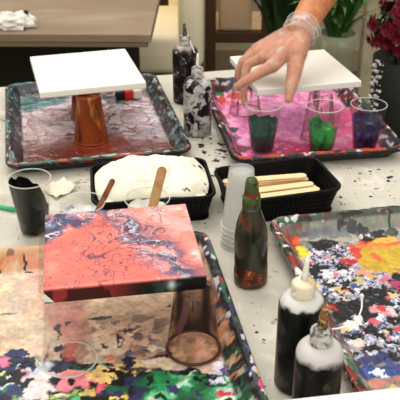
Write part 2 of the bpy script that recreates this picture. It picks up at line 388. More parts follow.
def paint_mauve(P):                     # back left: wrinkled mauve skin over dark red
    X, Y = P.X, P.Y
    P.put(np.ones(len(X)), (182, 150, 156))
    n = fbm(X*22, Y*22, 3, 4); P.put(ss(.40, .58, n), (228, 208, 214))
    n2 = fbm(X*36, Y*30, 8, 4); P.put(ss(.55, .66, n2)*.7, (150, 70, 66)); P.put(ss(.6, .7, fbm(X*30, Y*30, 19, 4))*.6, (150, 172, 190))
    # folds of the paint skin: thin dark creases along warped lines
    wx = fbm(X*14, Y*14, 31, 3)-.5; wy = fbm(X*14, Y*14, 37, 3)-.5
    v = vn(X*30+wx*7, Y*74+wy*9, 41)*.7+.3*vn(X*80+wx*9, Y*130+wy*9, 42); cr = 1-ss(.01, .075, np.abs(v-.5))
    P.Z += (.0022*ss(.2, .8, vn(X*24+wx*5, Y*62+wy*7, 43))+.0010*vn(X*60+wx*8, Y*130+wy*9, 44))*P.floor
    P.put(cr*.85*P.floor*ss(.26, .42, fbm(X*28, Y*28, 46)), (54, 18, 22), -.0010)
    lt = ss(.56, .7, v)*P.floor*ss(-.16, -.05, Y); P.put(lt*.8, (232, 216, 222), .0006)
    f1, f2, idv = cells(X*24+wx*2, Y*34+wy*2, 12); P.put((1-ss(.02, .06, f2-f1))*.5*P.floor, (80, 44, 48), -.0003)
    # red and rust towards the front and under the tumbler
    fr = ss(-.02, -.15, Y)*ss(.10, .02, X+.3*Y+.02)
    P.put(np.clip(ss(-.05, -.14, Y+.05*(fbm(X*18, Y*18, 51)-.5)-.25*X*.5), 0, 1)*.85*P.floor, (92, 30, 28))
    P.put(P.pm(60, 150, 55, 14, .5, 5, 30, .4)*.9, (96, 28, 20)); P.put(P.pm(92, 146, 30, 9, .4, 6, 40, .4)*.95, (126, 48, 24)); P.put(P.pm(42, 158, 40, 6, .4, 9, 40, .4)*.8, (92, 22, 18))
    P.put(P.pm(45, 128, 22, 16, .5, 13, 40, .5)*.6, (186, 160, 160))
    P.put(P.pm(45, 103, 24, 5, .5, 14, 40, .3)*.9, (60, 124, 124)); P.put(P.pm(28, 104, 9, 8, .5, 15, 40, .3), (40, 92, 90)); P.put(P.pm(52, 98, 20, 3, .4, 16, 60, .3)*.8, (40, 50, 52))
    P.put(P.pm(112, 100, 9, 5, .5, 17, 60, .3)*.8, (36, 44, 56)); P.put(P.pm(150, 92, 8, 6, .5, 18, 60, .3)*.7, (60, 90, 96))
    # a round wrinkled puddle on the right
    w = P.inv @ at(135, 119, .004); r = np.hypot(X-w.x, (Y-w.y)*.82); r = r+.004*(fbm(X*40, Y*40, 61)-.5)
    ring = np.exp(-((r-.026)/.0016)**2); P.Z += .0022*ring; P.put(ss(.029, .0255, r)*.6, (206, 182, 190)); P.put(np.exp(-((r-.029)/.0012)**2)*.8, (96, 54, 58))
    # rim: black with teal, white and rust streaks
    P.put(P.rim, (13, 14, 17)); rw = np.maximum(P.rim, P.wall*.55)
    P.put(P.wall*.95, (36, 26, 31))
    streaks(P, rw, [(30, 76, 80), (76, 30, 30), (96, 126, 132), (10, 10, 12)], 70, 44, .58)
    P.put(P.rim*ss(.02, -.05, X-.0*Y)*ss(.05, .15, Y)*.5, (30, 78, 82))
    P.put(P.rim*ss(-.17, -.2, Y)*ss(-.02, .05, fbm(X*30, Y*30, 83)-.5)*.8, (176, 50, 24))
    P.put(P.rim*ss(-.19, -.2, Y)*ss(.03, .06, fbm(X*40, Y*40, 87)-.5)*.8, (40, 90, 52))
    P.mottle(np.ones(len(X)), .25, 150, 751); P.put(ss(.72, .75, fbm(P.al*60, P.ac*200, 91, 2))*rw*.6, (206, 214, 214))
def paint_pink(P):                      # back right: hot pink
    X, Y = P.X, P.Y
    P.put(np.ones(len(X)), (250, 158, 206))
    n = fbm(X*30, Y*30, 103, 4); P.put(ss(.48, .62, n)*.7, (250, 180, 218)); P.put(ss(.54, .66, fbm(X*60, Y*50, 107))*.7, (214, 96, 164))
    P.put(P.pm(300, 120, 40, 14, .5, 108, 30, .5)*.6, (214, 140, 204))
    fr = ss(-.08, -.16, Y+.06*(fbm(X*20, Y*20, 110)-.5)); P.put(fr*.9, (214, 40, 92)); P.put(P.pm(360, 125, 34, 18, .4, 111, 40, .5)*.8, (226, 60, 116))
    P.put(P.pm(290, 146, 40, 8, .5, 112, 50, .4)*.7, (176, 40, 96))
    wx = fbm(X*20, Y*20, 131, 3)-.5; v = vn(X*40+wx*6, Y*40+wx*4, 141); P.put((1-ss(0, .035, np.abs(v-.5)))*.5*ss(.5, .6, fbm(X*25, Y*25, 144)), (150, 50, 110), -.0003)
    P.put(ss(.57, .63, fbm(X*110, Y*110, 741, 3))*.55*P.floor, (186, 84, 150), -.0002); P.put(ss(.60, .65, fbm(X*85, Y*85, 743, 3))*.45*P.floor, (252, 196, 226), .0003); P.mottle(P.floor, .22, 60, 745)
    P.Z += .0014*fbm(X*60, Y*60, 150)
    for (px, py, rx, ry, c) in [(223, 117, 4, 2.5, (204, 132, 60)), (227, 122, 3, 2, (190, 120, 50)), (233, 131, 5, 4, (60, 66, 66)), (236, 139, 4, 4, (150, 100, 130)), (240, 149, 9, 4, (120, 70, 90)), (232, 147, 4, 4, (170, 150, 160)), (243, 141, 4, 3, (240, 170, 210)), (216, 104, 5, 6, (236, 120, 180)),
                               (222, 101, 6, 4, (200, 60, 40)), (233, 96, 10, 3, (210, 70, 40)), (216, 92, 6, 4, (70, 100, 50)), (224, 84, 8, 3, (190, 60, 120)), (212, 84, 5, 3, (30, 40, 40)), (233, 104, 8, 3, (236, 110, 150)),
                               (342, 157, 9, 3, (230, 90, 50)), (338, 160, 5, 2.5, (226, 220, 215)), (386, 128, 6, 6, (60, 70, 60)), (390, 140, 6, 5, (80, 100, 70)), (300, 153, 14, 3, (190, 30, 70))]:
        P.pb(px, py, rx, ry, c, .0008)
    P.put(P.rim, (26, 24, 28)); P.put(P.wall*ss(.45, .55, fbm(X*30, Y*30, 161)), (60, 40, 50))
    rw = np.maximum(P.rim, P.wall*.8)
    streaks(P, rw, [(44, 78, 56), (156, 54, 34), (130, 32, 64), (46, 80, 86), (20, 20, 22)], 170, 52, .57)
    P.put(ss(.67, .7, fbm(P.al*70, P.ac*150, 191, 2))*rw, (206, 200, 200)); P.put(P.rim*ss(-.185, -.2, Y)*ss(.03, .07, fbm(X*44, Y*44, 195)-.5), (176, 70, 42))
def paint_beige(P):                     # front left: cream skins, green and navy pools in front
    X, Y = P.X, P.Y
    P.put(np.ones(len(X)), (214, 194, 174))
    n = fbm(X*16, Y*16, 203, 4); P.put(ss(.45, .62, n)*.8, (220, 196, 160)); P.put(ss(.50, .64, fbm(X*40, Y*40, 207))*.7, (188, 158, 138)); P.put(ss(.56, .66, fbm(X*90, Y*90, 208, 3))*.5, (232, 212, 180)); P.put(ss(.58, .68, fbm(X*34, Y*34, 209))*.5, (226, 176, 160))
    P.put(P.wall*ss(.0, .04, P.d)*.7, (226, 166, 118)); P.put(P.wall*ss(.5, .62, fbm(X*30, Y*30, 212))*.8, (206, 130, 84))
    P.put(P.pm(20, 315, 22, 34, .4, 215, 40, .5)*.6, (226, 206, 172)); P.put(P.pm(15, 305, 10, 14, .5, 216, 60, .5)*.4, (170, 164, 168))
    P.put(P.pm(36, 285, 14, 22, .4, 217, 40, .5)*.5, (232, 164, 150)); P.put(P.pm(62, 312, 20, 18, .5, 218, 40, .5)*.75, (214, 142, 142)); P.put(P.pm(75, 335, 14, 20, .5, 219, 40, .5)*.7, (226, 146, 142))
    # seams between skins
    wx = fbm(X*18, Y*18, 221, 3)-.5
    w1 = P.inv @ at(20, 313, .004); P.put((1-ss(.0008, .0022, np.abs(Y-w1.y+.02*wx)))*ss(-.11, -.125, X)*.8, (70, 50, 44)); 
    w2 = P.inv @ at(46, 330, .004); P.put((1-ss(.0008, .002, np.abs(X-w2.x+.012*wx)))*ss(.02, -.01, Y)*.75, (110, 66, 54), .001)
    for k, (px, py, rx, ry) in enumerate([(30, 251, 5, 1.4), (22, 255, 4, 1.4), (27, 268, 6, .8), (24, 262, 1.5, 5)]): P.pb(px, py, rx, ry, (44, 40, 48), .0004, .5, z=.012)
    # dark blue grey scratches under the canvas
    reg = P.pm(130, 335, 46, 20, .5, 231, 30, .6)
    v = vn(X*60+wx*8, Y*50+wx*10, 233); P.put((1-ss(.0, .09, np.abs(v-.5)))*reg*ss(.46, .56, fbm(X*45, Y*45, 235)), (48, 50, 62), .0005)
    P.put(ss(.58, .62, fbm(X*70, Y*70, 238))*reg*.9, (60, 62, 74), .0005); P.put(P.pm(150, 312, 50, 16, .5, 239, 40, .5)*.45, (176, 142, 114))
    for (px, py, rx, ry, c) in [(58, 330, 3, 8, (60, 56, 78)), (60, 347, 5, 3, (50, 48, 70)), (63, 357, 3, 6, (50, 46, 66)), (68, 324, 3, 3, (60, 48, 60)), (105, 345, 4, 3, (70, 60, 64)), (118, 340, 3, 6, (44, 48, 62)), (166, 308, 4, 1, (60, 50, 50)), (128, 330, 9, 2, (60, 62, 74)), (100, 318, 9, 2, (60, 62, 74)), (110, 357, 5, 3, (226, 120, 96)), (70, 352, 6, 12, (214, 96, 104)), (44, 368, 6, 5, (214, 140, 90)), (142, 352, 12, 2, (70, 66, 76)), (160, 356, 12, 2.5, (40, 40, 52))]:
        P.pb(px, py, rx, ry, c, .0007, .5)
    P.put(ss(.60, .64, fbm(X*60, Y*60, 241))*P.floor*ss(.05, -.02, Y)*.7, (150, 112, 92), .0003)
    # front pools
    yb = P.inv @ at(20, 357, .004); yb2 = P.inv @ at(150, 369, .004)
    line = yb.y+(X-yb.x)*(yb2.y-yb.y)/(yb2.x-yb.x)
    fm = ss(.003, -.003, Y-line+.03*(fbm(X*40, Y*40, 251)-.5))
    P.put(fm, (24, 26, 34), .0006)
    q1 = fbm(X*32+fbm(X*24, Y*24, 255)*2.2, Y*32+fbm(X*24, Y*24, 257)*2.2, 259, 4)
    lf = ss(-.055, -.07, X); rt = 1-lf
    P.put(fm*lf*ss(.46, .54, q1), (38, 52, 96), .0008); P.put(fm*lf*ss(.58, .62, q1), (196, 204, 214), .0008)
    g = fm*rt*ss(-.06, -.045, X)
    rg = ss(.01, -.012, Y-line)
    P.put(g*ss(.30, .38, q1)*rg, (18, 74, 44), .0008); P.put(g*ss(.44, .5, q1)*rg, (38, 136, 80), .0012); P.put(g*ss(.54, .57, q1)*rg, (92, 176, 122), .0012); P.put(g*ss(.62, .64, q1)*rg, (206, 222, 206), .0008)
    q2 = fbm(X*38+3, Y*38+fbm(X*30, Y*30, 271)*3, 273, 4); P.put(g*ss(.68, .7, q2), (58, 48, 104), .001); P.put(g*(1-ss(.3, .35, q2)), (14, 22, 24), .0003)
    wq = fbm(X*120, Y*120, 276, 2)-.5; f1, f2, idv = cells(X*75+wq, Y*75+wq, 277); P.put(fm*lf*(idv > .84)*ss(.42, .34, f1+.5*wq), (206, 210, 160), .0012); P.put(fm*lf*(idv < .08)*ss(.4, .3, f1+.5*wq), (206, 96, 128), .0012); P.put(fm*lf*(idv > .52)*(idv < .66)*ss(.45, .35, f1+.5*wq), (60, 120, 84), .0012)
    for k, (px, py, rx, ry) in enumerate([(130, 388, 26, 10), (158, 394, 28, 8), (168, 378, 20, 6), (196, 388, 22, 9), (232, 392, 14, 9), (222, 382, 12, 5), (205, 397, 16, 5)]):
        m = P.pm(px, py, rx, ry, .5, 280+k, 60, .1)
        P.put(m, (20, 92, 54), .0008); P.put(m*ss(.40, .46, q1), (34, 134, 78), .0006); P.put(m*ss(.50, .54, q1), (96, 182, 128), .0005); P.put(m*ss(.585, .61, q1), (204, 220, 202), .0004); P.put(m*(1-ss(.30, .34, q1)), (40, 40, 80))
    for (px, py, rx, ry, c) in [(22, 374, 11, 6, (206, 122, 152)), (4, 362, 5, 3, (196, 110, 140)), (16, 355, 12, 4, (38, 50, 92)), (36, 386, 18, 14, (226, 208, 210)), (48, 378, 8, 8, (232, 216, 214)), (28, 392, 7, 5, (238, 226, 222)), (78, 381, 20, 8, (232, 132, 142)), (70, 376, 12, 5, (238, 152, 156)), (118, 372, 24, 8, (238, 200, 130)), (135, 366, 12, 5, (240, 208, 146)), (103, 378, 7, 6, (236, 196, 120)), (131, 362, 7, 9, (34, 36, 64)), (128, 354, 5, 3, (84, 88, 100)),
                               (100, 388, 5, 4, (230, 96, 120)), (66, 397, 14, 4, (150, 180, 90)), (88, 395, 8, 4, (220, 190, 110)), (60, 396, 6, 3, (238, 228, 190)), (112, 398, 6, 3, (240, 206, 100)), (124, 397, 6, 3, (236, 196, 90)), (10, 392, 9, 6, (40, 54, 96)), (8, 380, 6, 3, (230, 226, 220)), (15, 398, 7, 3, (120, 150, 90)),
                               (224, 366, 12, 10, (226, 218, 226)), (216, 378, 10, 6, (206, 206, 222)), (226, 372, 4, 7, (84, 80, 130)), (180, 370, 14, 3, (220, 190, 180)), (152, 361, 8, 2.5, (228, 206, 190)), (176, 374, 5, 3, (60, 52, 96)), (237, 386, 5, 7, (20, 24, 34)), (240, 380, 3, 4, (150, 160, 190)), (222, 398, 9, 3, (206, 52, 70)), (176, 389, 5, 5, (52, 46, 92)), (247, 398, 6, 4, (40, 110, 66))]:
        P.pb(px, py, rx, ry, c, .0013, .4, sc=90)
    P.swirl(fm*P.floor, .010, 38, 701); P.swirl(fm*P.floor, .004, 110, 703); P.swirl(P.floor, .003, 120, 705)
    P.mottle(P.floor, .35, 70, 711); P.mottle(np.ones(len(X)), .30, 220, 713)
    P.put(fm*ss(.69, .71, fbm(X*90, Y*90, 717, 2)), (14, 16, 20), -.0003)
    bk = ss(.007, .002, np.abs(Y-line+.002+.03*(fbm(X*40, Y*40, 251)-.5)))*ss(-.06, -.02, X)*ss(.42, .5, fbm(X*90, Y*90, 721, 3)); P.put(bk*.9, (22, 22, 28), .0006)
    P.Z += .0012*fm*fbm(X*80, Y*80, 291, 3)
    # rim: dark on the right and back, peach on the left
    rr = np.maximum(P.rim, P.wall*.3)*ss(.09, .13, X)
    P.put(P.rim*ss(-.1, .1, X+.06*(fbm(X*30, Y*30, 295)-.5)), (24, 28, 30)); P.put(P.rim*ss(.06, -.05, X)*.9, (206, 160, 118)); P.put(P.rim*ss(.06, -.05, X)*ss(.56, .62, fbm(X*50, Y*50, 296))*.8, (96, 74, 60))
    P.put(P.wall*ss(.1, .13, X)*ss(.5, .58, fbm(X*40, Y*40, 297)), (40, 38, 40)); P.put(P.wall*ss(.1, .13, X)*ss(.53, .58, fbm(X*34, Y*50, 298))*.9, (206, 150, 110))
    streaks(P, rr, [(30, 92, 62), (40, 48, 92), (130, 60, 60), (20, 22, 26), (60, 70, 70)], 300, 48, .57)
    P.put(ss(.68, .71, fbm(P.al*60, P.ac*140, 311, 2))*rr, (196, 196, 202))
    for (px, py, rx, ry, c) in [(263, 386, 4, 8, (226, 74, 142)), (262, 376, 4, 5, (226, 190, 60)), (257, 360, 5, 7, (232, 206, 190)), (268, 394, 3, 4, (240, 210, 190)), (250, 340, 3, 5, (196, 200, 214)), (247, 349, 3, 5, (70, 84, 130)), (215, 254, 3, 4, (44, 110, 70)), (211, 243, 3, 4, (70, 84, 130)), (256, 348, 2, 6, (190, 50, 60)), (242, 318, 3, 4, (60, 110, 84)), (271, 398, 3, 3, (50, 110, 70))]:
        P.pb(px, py, rx, ry, c, .0006, .4, sc=90, z=.028)
def paint_cells(P):                     # front right: white and blue cells on black, big yellow pool
    X, Y = P.X, P.Y
    P.put(np.ones(len(X)), (164, 158, 146))
    n = fbm(X*14, Y*14, 403, 4); P.put(ss(.48, .62, n)*.7, (130, 128, 120)); P.put(ss(.6, .64, fbm(X*50, Y*50, 405))*.8, (96, 100, 92))
    P.put(P.wall*.7, (126, 128, 116))
    # black ground
    for (px, py, rx, ry) in [(332, 246, 14, 8), (318, 250, 12, 9), (330, 272, 34, 20), (365, 300, 52, 28), (350, 325, 26, 22), (388, 345, 26, 16), (430, 320, 36, 44), (470, 300, 26, 50), (440, 376, 30, 16), (300, 270, 16, 14), (370, 241, 12, 3)]:
        P.pb(px, py, rx, ry, (16, 17, 19), .0004, .35, sc=50)
    P.pb(318, 254, 11, 9, (38, 46, 66), .0006)
    # dabs: voronoi cells with blue hearts and white lips
    reg = np.zeros(len(X))
    for k, (px, py, rx, ry) in enumerate([(325, 268, 34, 20), (345, 252, 22, 10), (352, 284, 40, 15), (388, 322, 26, 14), (380, 340, 34, 13), (336, 288, 20, 10), (310, 262, 18, 14), (393, 298, 16, 12), (346, 336, 14, 12), (352, 352, 9, 5), (424, 330, 26, 30), (432, 285, 26, 20), (462, 310, 24, 40), (430, 372, 24, 14), (470, 260, 20, 14)]):
        reg = np.maximum(reg, P.pm(px, py, rx, ry, .4, 410+k, 50, .2))
    wx = .9*(fbm(X*110, Y*110, 421, 3)-.5); 
    for sc, sd, lo in ((80, 431, .40), (118, 437, .80)):
        f1, f2, idv = cells(X*sc+wx, Y*sc*.9+wx, sd)
        on = (idv > lo)*reg; e = f2-f1
        P.put(on*ss(.12, .18, e), (204, 202, 212), .0016)
        P.put(on*ss(.24, .32, e)*(np.modf(idv*13)[0] > .22), (134, 140, 178), -.0006)
        P.put(on*ss(.36, .42, e)*(np.modf(idv*17)[0] > .35), (58, 68, 118), -.0008); P.put(on*ss(.52, .6, e)*(np.modf(idv*19)[0] > .5), (196, 196, 210), .0004)
        P.put(on*ss(.3, .4, e)*(np.modf(idv*29)[0] > .82), (222, 110, 130), 0)
        P.put(on*ss(.3, .4, e)*(np.modf(idv*41)[0] > .86), (226, 196, 130), 0)
    for k, (px, py, rx, ry) in enumerate([(343, 312, 9, 9), (352, 337, 12, 4), (330, 283, 8, 4), (386, 293, 10, 4), (322, 246, 10, 5), (368, 332, 8, 4), (395, 320, 6, 4), (356, 303, 7, 4), (372, 290, 6, 3)]):
        P.put(P.pm(px, py, rx, ry, .6, 640+k, 70, .08), (14, 15, 17), -.0008)
    tiny = fbm(X*150, Y*150, 443, 2); P.put(reg*ss(.70, .73, tiny), (226, 222, 226), .0006)
    for (px, py, rx, ry, c) in [(291, 246, 7, 8, (186, 46, 26)), (296, 241, 5, 4, (222, 90, 40)), (302, 253, 6, 5, (222, 200, 40)), (299, 232, 9, 3, (80, 84, 80)),
                               (356, 250, 8, 5, (226, 70, 84)), (366, 247, 16, 4, (222, 70, 44)), (350, 262, 8, 4, (180, 36, 44)), (360, 255, 9, 6, (196, 66, 48)),
                               (385, 260, 22, 12, (196, 160, 44)), (396, 254, 16, 12, (200, 164, 48)), (416, 262, 12, 9, (196, 160, 44)), (440, 352, 10, 5, (206, 84, 110)), (418, 300, 6, 4, (214, 150, 150)), (455, 330, 9, 5, (46, 70, 134)), (448, 280, 8, 5, (180, 36, 44)), (372, 268, 8, 5, (194, 156, 44)), (376, 258, 4, 5, (226, 104, 48)), (380, 245, 20, 3, (232, 130, 60)), (394, 243, 10, 3, (222, 96, 70)), (388, 240, 12, 4, (214, 172, 70)),
                               (327, 275, 6, 4, (226, 222, 222)), (318, 291, 5, 2.5, (222, 196, 184)), (370, 277, 4, 3, (210, 160, 110)), (360, 282, 5, 3, (186, 180, 120)), (384, 281, 4, 3, (200, 100, 124)), (346, 291, 5, 3, (206, 110, 126)), (396, 284, 5, 3, (170, 60, 96)),
                               (377, 310, 8, 4, (214, 150, 150)), (383, 309, 6, 4, (206, 52, 66)), (373, 321, 3, 2, (206, 84, 110)), (392, 312, 4, 3, (220, 196, 190)), (398, 330, 6, 3, (220, 60, 80)), (340, 290, 4, 2.5, (214, 180, 110)), (363, 273, 5, 3, (232, 150, 110)), (396, 296, 5, 3, (236, 190, 120)), (388, 297, 3, 2, (206, 90, 90)),
                               (352, 327, 5, 3, (236, 230, 226)), (358, 320, 5, 3, (230, 224, 222)), (362, 325, 3, 2.5, (236, 230, 226)), (332, 308, 5, 2.5, (200, 40, 36)), (350, 343, 4, 2.5, (236, 226, 220)), (342, 346, 4, 3, (90, 110, 150)), (357, 343, 5, 4, (226, 200, 180)),
                               (367, 360, 9, 6, (60, 56, 110)), (380, 358, 10, 5, (52, 52, 96)), (378, 373, 24, 7, (46, 70, 134)), (364, 376, 10, 6, (60, 86, 156)), (392, 367, 12, 6, (64, 74, 130)), (376, 374, 9, 2.2, (236, 236, 240)), (384, 377, 6, 2, (226, 230, 240)), (358, 365, 5, 4, (28, 28, 32)), (353, 354, 3, 3, (36, 34, 36)), (376, 384, 14, 2.5, (196, 130, 110)), (396, 380, 6, 3, (180, 120, 110)), (395, 388, 5, 2, (220, 170, 90)),
                               (365, 234, 16, 4, (60, 62, 62)), (352, 231, 7, 2.5, (70, 72, 70)), (378, 235, 8, 3, (40, 42, 44)), (361, 237, 3, 1.5, (214, 206, 200)), (368, 236, 2.5, 1.5, (214, 206, 200)), (350, 226, 4, 2, (226, 204, 186)), (373, 223, 4, 2, (214, 90, 60)), (310, 236, 10, 4, (110, 116, 118)), (335, 234, 12, 3, (120, 124, 124)), (392, 234, 7, 4, (84, 84, 80))]:
        P.pb(px, py, rx, ry, c, .0013, .4, sc=90)
    for (px, py, rx, ry, c) in [(319, 216, 4, 6, (224, 226, 222)), (338, 208, 7, 4, (196, 200, 192)), (345, 211, 9, 5, (70, 46, 34)), (372, 208, 10, 4, (206, 84, 48)), (384, 204, 7, 2.5, (186, 66, 44)), (383, 209, 9, 5, (54, 74, 58)), (340, 218, 3, 6, (60, 60, 54)), (393, 219, 2, 8, (60, 66, 62)), (298, 219, 9, 3, (90, 94, 84)), (362, 204, 7, 2, (196, 196, 188))]:
        P.pb(px, py, rx, ry, c, .0006, .45, sc=70, z=.02)
    P.swirl(P.floor, .004, 130, 731); P.swirl(P.floor, .0025, 280, 733); P.mottle(np.ones(len(X)), .28, 150, 735)
    P.Z += .0006*P.floor*fbm(X*120, Y*120, 451, 2)
    P.put(P.rim, (70, 78, 68)); lr = np.maximum(P.rim, P.wall*.35)*ss(-.1, -.13, X)
    streaks(P, P.rim, [(44, 84, 62), (30, 34, 32), (120, 124, 112), (100, 44, 36)], 460, 46, .55)
    P.put(lr*ss(.40, .48, fbm(X*40, Y*40, 470)), (50, 48, 38)); streaks(P, lr, [(160, 44, 34), (52, 106, 78), (150, 146, 136), (40, 36, 30), (140, 44, 34)], 475, 42, .55)
    P.put(ss(.68, .7, fbm(X*80, Y*80, 490, 2))*lr, (216, 214, 208))

RZ = .028
A_BL, A_BR, A_FL, A_FR = map(math.radians, (12.4, 8.6, 10.2, 10.6))
t_bl = make_tray('paint tray with wrinkled mauve and dark red paint, back left on the table', (-.432, 1.640), A_BL, .338, .424, RZ, paint_mauve, M['coat_gloss'], M['tray'])
t_br = make_tray('paint tray coated in hot pink paint, below the gloved hand', (-.004, 1.668), A_BR, .328, .420, RZ, paint_pink, M['coat'], M['tray'])
t_fl = make_tray('paint tray with cream paint skins and green pools, under the coral painting', (-.322, .955), A_FL, .338, .424, RZ, paint_beige, M['coat_matt'], M['tray'])
t_fr = make_tray('grey paint tray with yellow pool and white and blue paint cells, at right front', (.102, 1.048), A_FR, .338, .424, RZ, paint_cells, M['coat'], M['tray_grey'])

# ------------------------------------------------------------------ cups
CUPH, CR, CB = .092, .0335, .0225
def cup_bm(h=CUPH, r=CR, b=CB, foot=True):
    """thin walled tapered cup standing upright, open at the top"""
    t = .0009
    return lathe([(0, .003), (b*.6, .003), (b*.85, .0025), (b*.93, 0), (b, 0), (b+.0004, .004), (r-.0008, h-.005), (r-.0008, h-.002), (r-.0008-t, h-.002), (b+.0004-t, .0055), (b*.6, .0045), (0, .0045)], 48)
def rim_bm(h, r, rr=.0010):
    bm = bmesh.new(); n = 56; k = 8; rings = []
    for i in range(n):
        a = 2*PI*i/n
        rings.append([bm.verts.new(((r+rr*math.cos(2*PI*j/k))*math.cos(a), (r+rr*math.cos(2*PI*j/k))*math.sin(a), h+rr*math.sin(2*PI*j/k))) for j in range(k)])
    for i in range(n):
        for j in range(k):
            bm.faces.new((rings[i][j], rings[(i+1) % n][j], rings[(i+1) % n][(j+1) % k], rings[i][(j+1) % k]))
    return bm
def flip(bm, h):
    for v in bm.verts: v.co = Vector((v.co.x, -v.co.y, h-v.co.z))
    return bm
def tumbler(label, loc, wall, rim, h=CUPH, rr=.0014):
    t = thing('plastic_tumbler', label, 'cup', loc, random.uniform(0, 6), 'upturned tumblers holding up the canvases')
    obj('cup_wall', flip(cup_bm(h), h), wall, t); obj('rim', flip(rim_bm(h-.0014, CR-.0006, rr), h), rim, t)
    return t
def fill_bm(h, r, b, level, splash, seed, lean=0, a0=0):
    """paint inside a cup: clings to the wall with an uneven upper edge, flat pool in the middle"""
    n = 64; bm = bmesh.new(); rnd = random.Random(seed)
    ph = [rnd.uniform(0, 6) for _ in range(4)]
    def rad(z): return b+(r-b)*z/h-.0022
    base = [bm.verts.new((rad(.005)*math.cos(2*PI*i/n), rad(.005)*math.sin(2*PI*i/n), .005)) for i in range(n)]
    top = []; pool = []
    for i in range(n):
        a = 2*PI*i/n
        z = level+splash*(.5*math.sin(a+ph[0])+.3*math.sin(3*a+ph[1])+.25*math.sin(7*a+ph[2])+.15*math.sin(13*a+ph[3]))+lean*math.cos(a-a0)
        z = min(max(z, level*.6), h-.004)
        top.append(bm.verts.new((rad(z)*math.cos(a), rad(z)*math.sin(a), z)))
        zp = min(z-.001, level*.8); pool.append(bm.verts.new(((rad(zp)-.002)*math.cos(a), (rad(zp)-.002)*math.sin(a), zp)))
    c0 = bm.verts.new((0, 0, .005)); c1 = bm.verts.new((0, 0, level*.78))
    for i in range(n):
        j = (i+1) % n
        bm.faces.new((base[i], base[j], top[j], top[i])); bm.faces.new((top[i], top[j], pool[j], pool[i]))
        bm.faces.new((pool[i], pool[j], c1)); bm.faces.new((c0, base[j], base[i]))
    return bm
def paint_cup(label, loc, wall, rimm, pm, level, splash, seed, h=CUPH, r=CR, b=CB, group='cups of paint', lean=0, a0=0):
    t = thing('paint_cup', label, 'cup', loc, seed, group)
    obj('cup_wall', cup_bm(h, r, b), wall, t); obj('rim', rim_bm(h-.0010, r-.0006, .0010), rimm, t)
    obj('paint', fill_bm(h, r, b, level, splash, seed, lean, a0-seed), pm, t)
    return t
zf = .0062
def on(px, py, z=0): 
    w = at(px, py, z); return (w.x, w.y, z)
c = paint_cup('clear cup of dark green paint, leftmost of the three colour cups in pink tray', on(262, 149.5, zf), M['clear'], M['rim_clear'], M['teal_paint'], .062, .007, 2)
c = paint_cup('clear cup of bright green paint, at the front of the pink tray', on(321, 151, zf), M['clear'], M['rim_white'], M['green_paint'], .052, .013, 5)
c = paint_cup('clear cup of navy purple paint, rightmost in the pink tray', on(364, 149, zf), M['clear'], M['rim_clear'], M['navy_paint'], .062, .008, 9)
c = paint_cup('clear cup with black paint up its wall, left of the basket with cloth', on(35, 231, 0), M['clear'], M['rim_white'], M['black_paint'], .066, .009, 1.5, CUPH+.002, lean=.030, a0=PI*.95)
wh = .076
for lab, (px, py), pm, seed in (('short cup of grey white paint holding the dark thin stick', (81.5, 203), M['white_paint'], 3), ('short cup of white paint holding the wide tan stick', (147, 198), M['cream_paint'], 6)):
    w = at(px, py, wh)
    c = paint_cup(lab, (w.x, w.y+.002, 0), M['clear'], M['rim_white'], pm, .058, .004, seed, wh, .0345, .019)
W1 = at(81.5, 203, wh); W2 = at(147, 198, wh)

# tumblers under the canvases
T_or = tumbler('upturned orange stained tumbler under the front of the back left blank canvas', on(91.5, 139, zf), M['stain_orange'], M['rim_rust'])
p = at(87, 117, zf)
tumbler('upturned stained tumbler half hidden behind the orange stained one', (p.x, p.y, zf), M['stain_orange'], M['rim_rust'])
tumbler('upturned rose tinted tumbler at left end of pink tray, beside the fingertips', on(245, 111, zf), M['stain_pink'], M['rim_rose'])
tumbler('upturned pink stained tumbler under right part of the canvas in pink tray', on(318, 136, zf), M['stain_pink'], M['rim_rose'])
tumbler('upturned tumbler with dark brown rim under right front corner of coral painting', on(193.5, 348, zf), M['stain_brown'], M['rim_brown'], rr=.0019)
tumbler('clean clear upturned tumbler under left front corner of coral painting', on(69.5, 360, zf), M['clear_faint'], M['rim_clear'])
p = at(56, 231, zf+CUPH); tumbler('clear upturned tumbler peeking out at left back corner of coral painting', (p.x, p.y, zf), M['clear'], M['rim_clear'])
tumbler('clear upturned tumbler hidden under right back corner of coral painting', (-.040, .895, zf), M['clear'], M['rim_clear'])

# ------------------------------------------------------------------ canvases
def rect_of(px4, z):
    w = [at(*q, z) for q in px4]                           # back-left, back-right, front-right, front-left
    c = sum(w, Vector())/4
    a = math.atan2((w[1]-w[0]+w[2]-w[3]).y, (w[1]-w[0]+w[2]-w[3]).x)
    return c, ((w[1]-w[0]).length+(w[2]-w[3]).length)/2, ((w[0]-w[3]).length+(w[1]-w[2]).length)/2, a
def blank(label, px4, ztop, th):
    c, W, D, a = rect_of(px4, ztop)
    o = obj('canvas', box((0, 0, th/2), (W, D, th), .0022, 0, 3), M['canvas'], None, False)
    o.location = (c.x, c.y, ztop-th); o.rotation_euler = (0, 0, a)
    return tag(o, label, 'canvas', 'canvases raised on upturned tumblers')
ZT = zf+CUPH+.0004
blank('blank white canvas raised over the mauve and red tray, back left', [(31.5, 56), (128, 48.5), (143, 82), (38, 93)], ZT+.013, .013)
blank('blank white canvas raised over the pink tray, under the gloved hand', [(233, 56), (326, 49), (360, 81), (254, 90)], ZT+.013, .013)
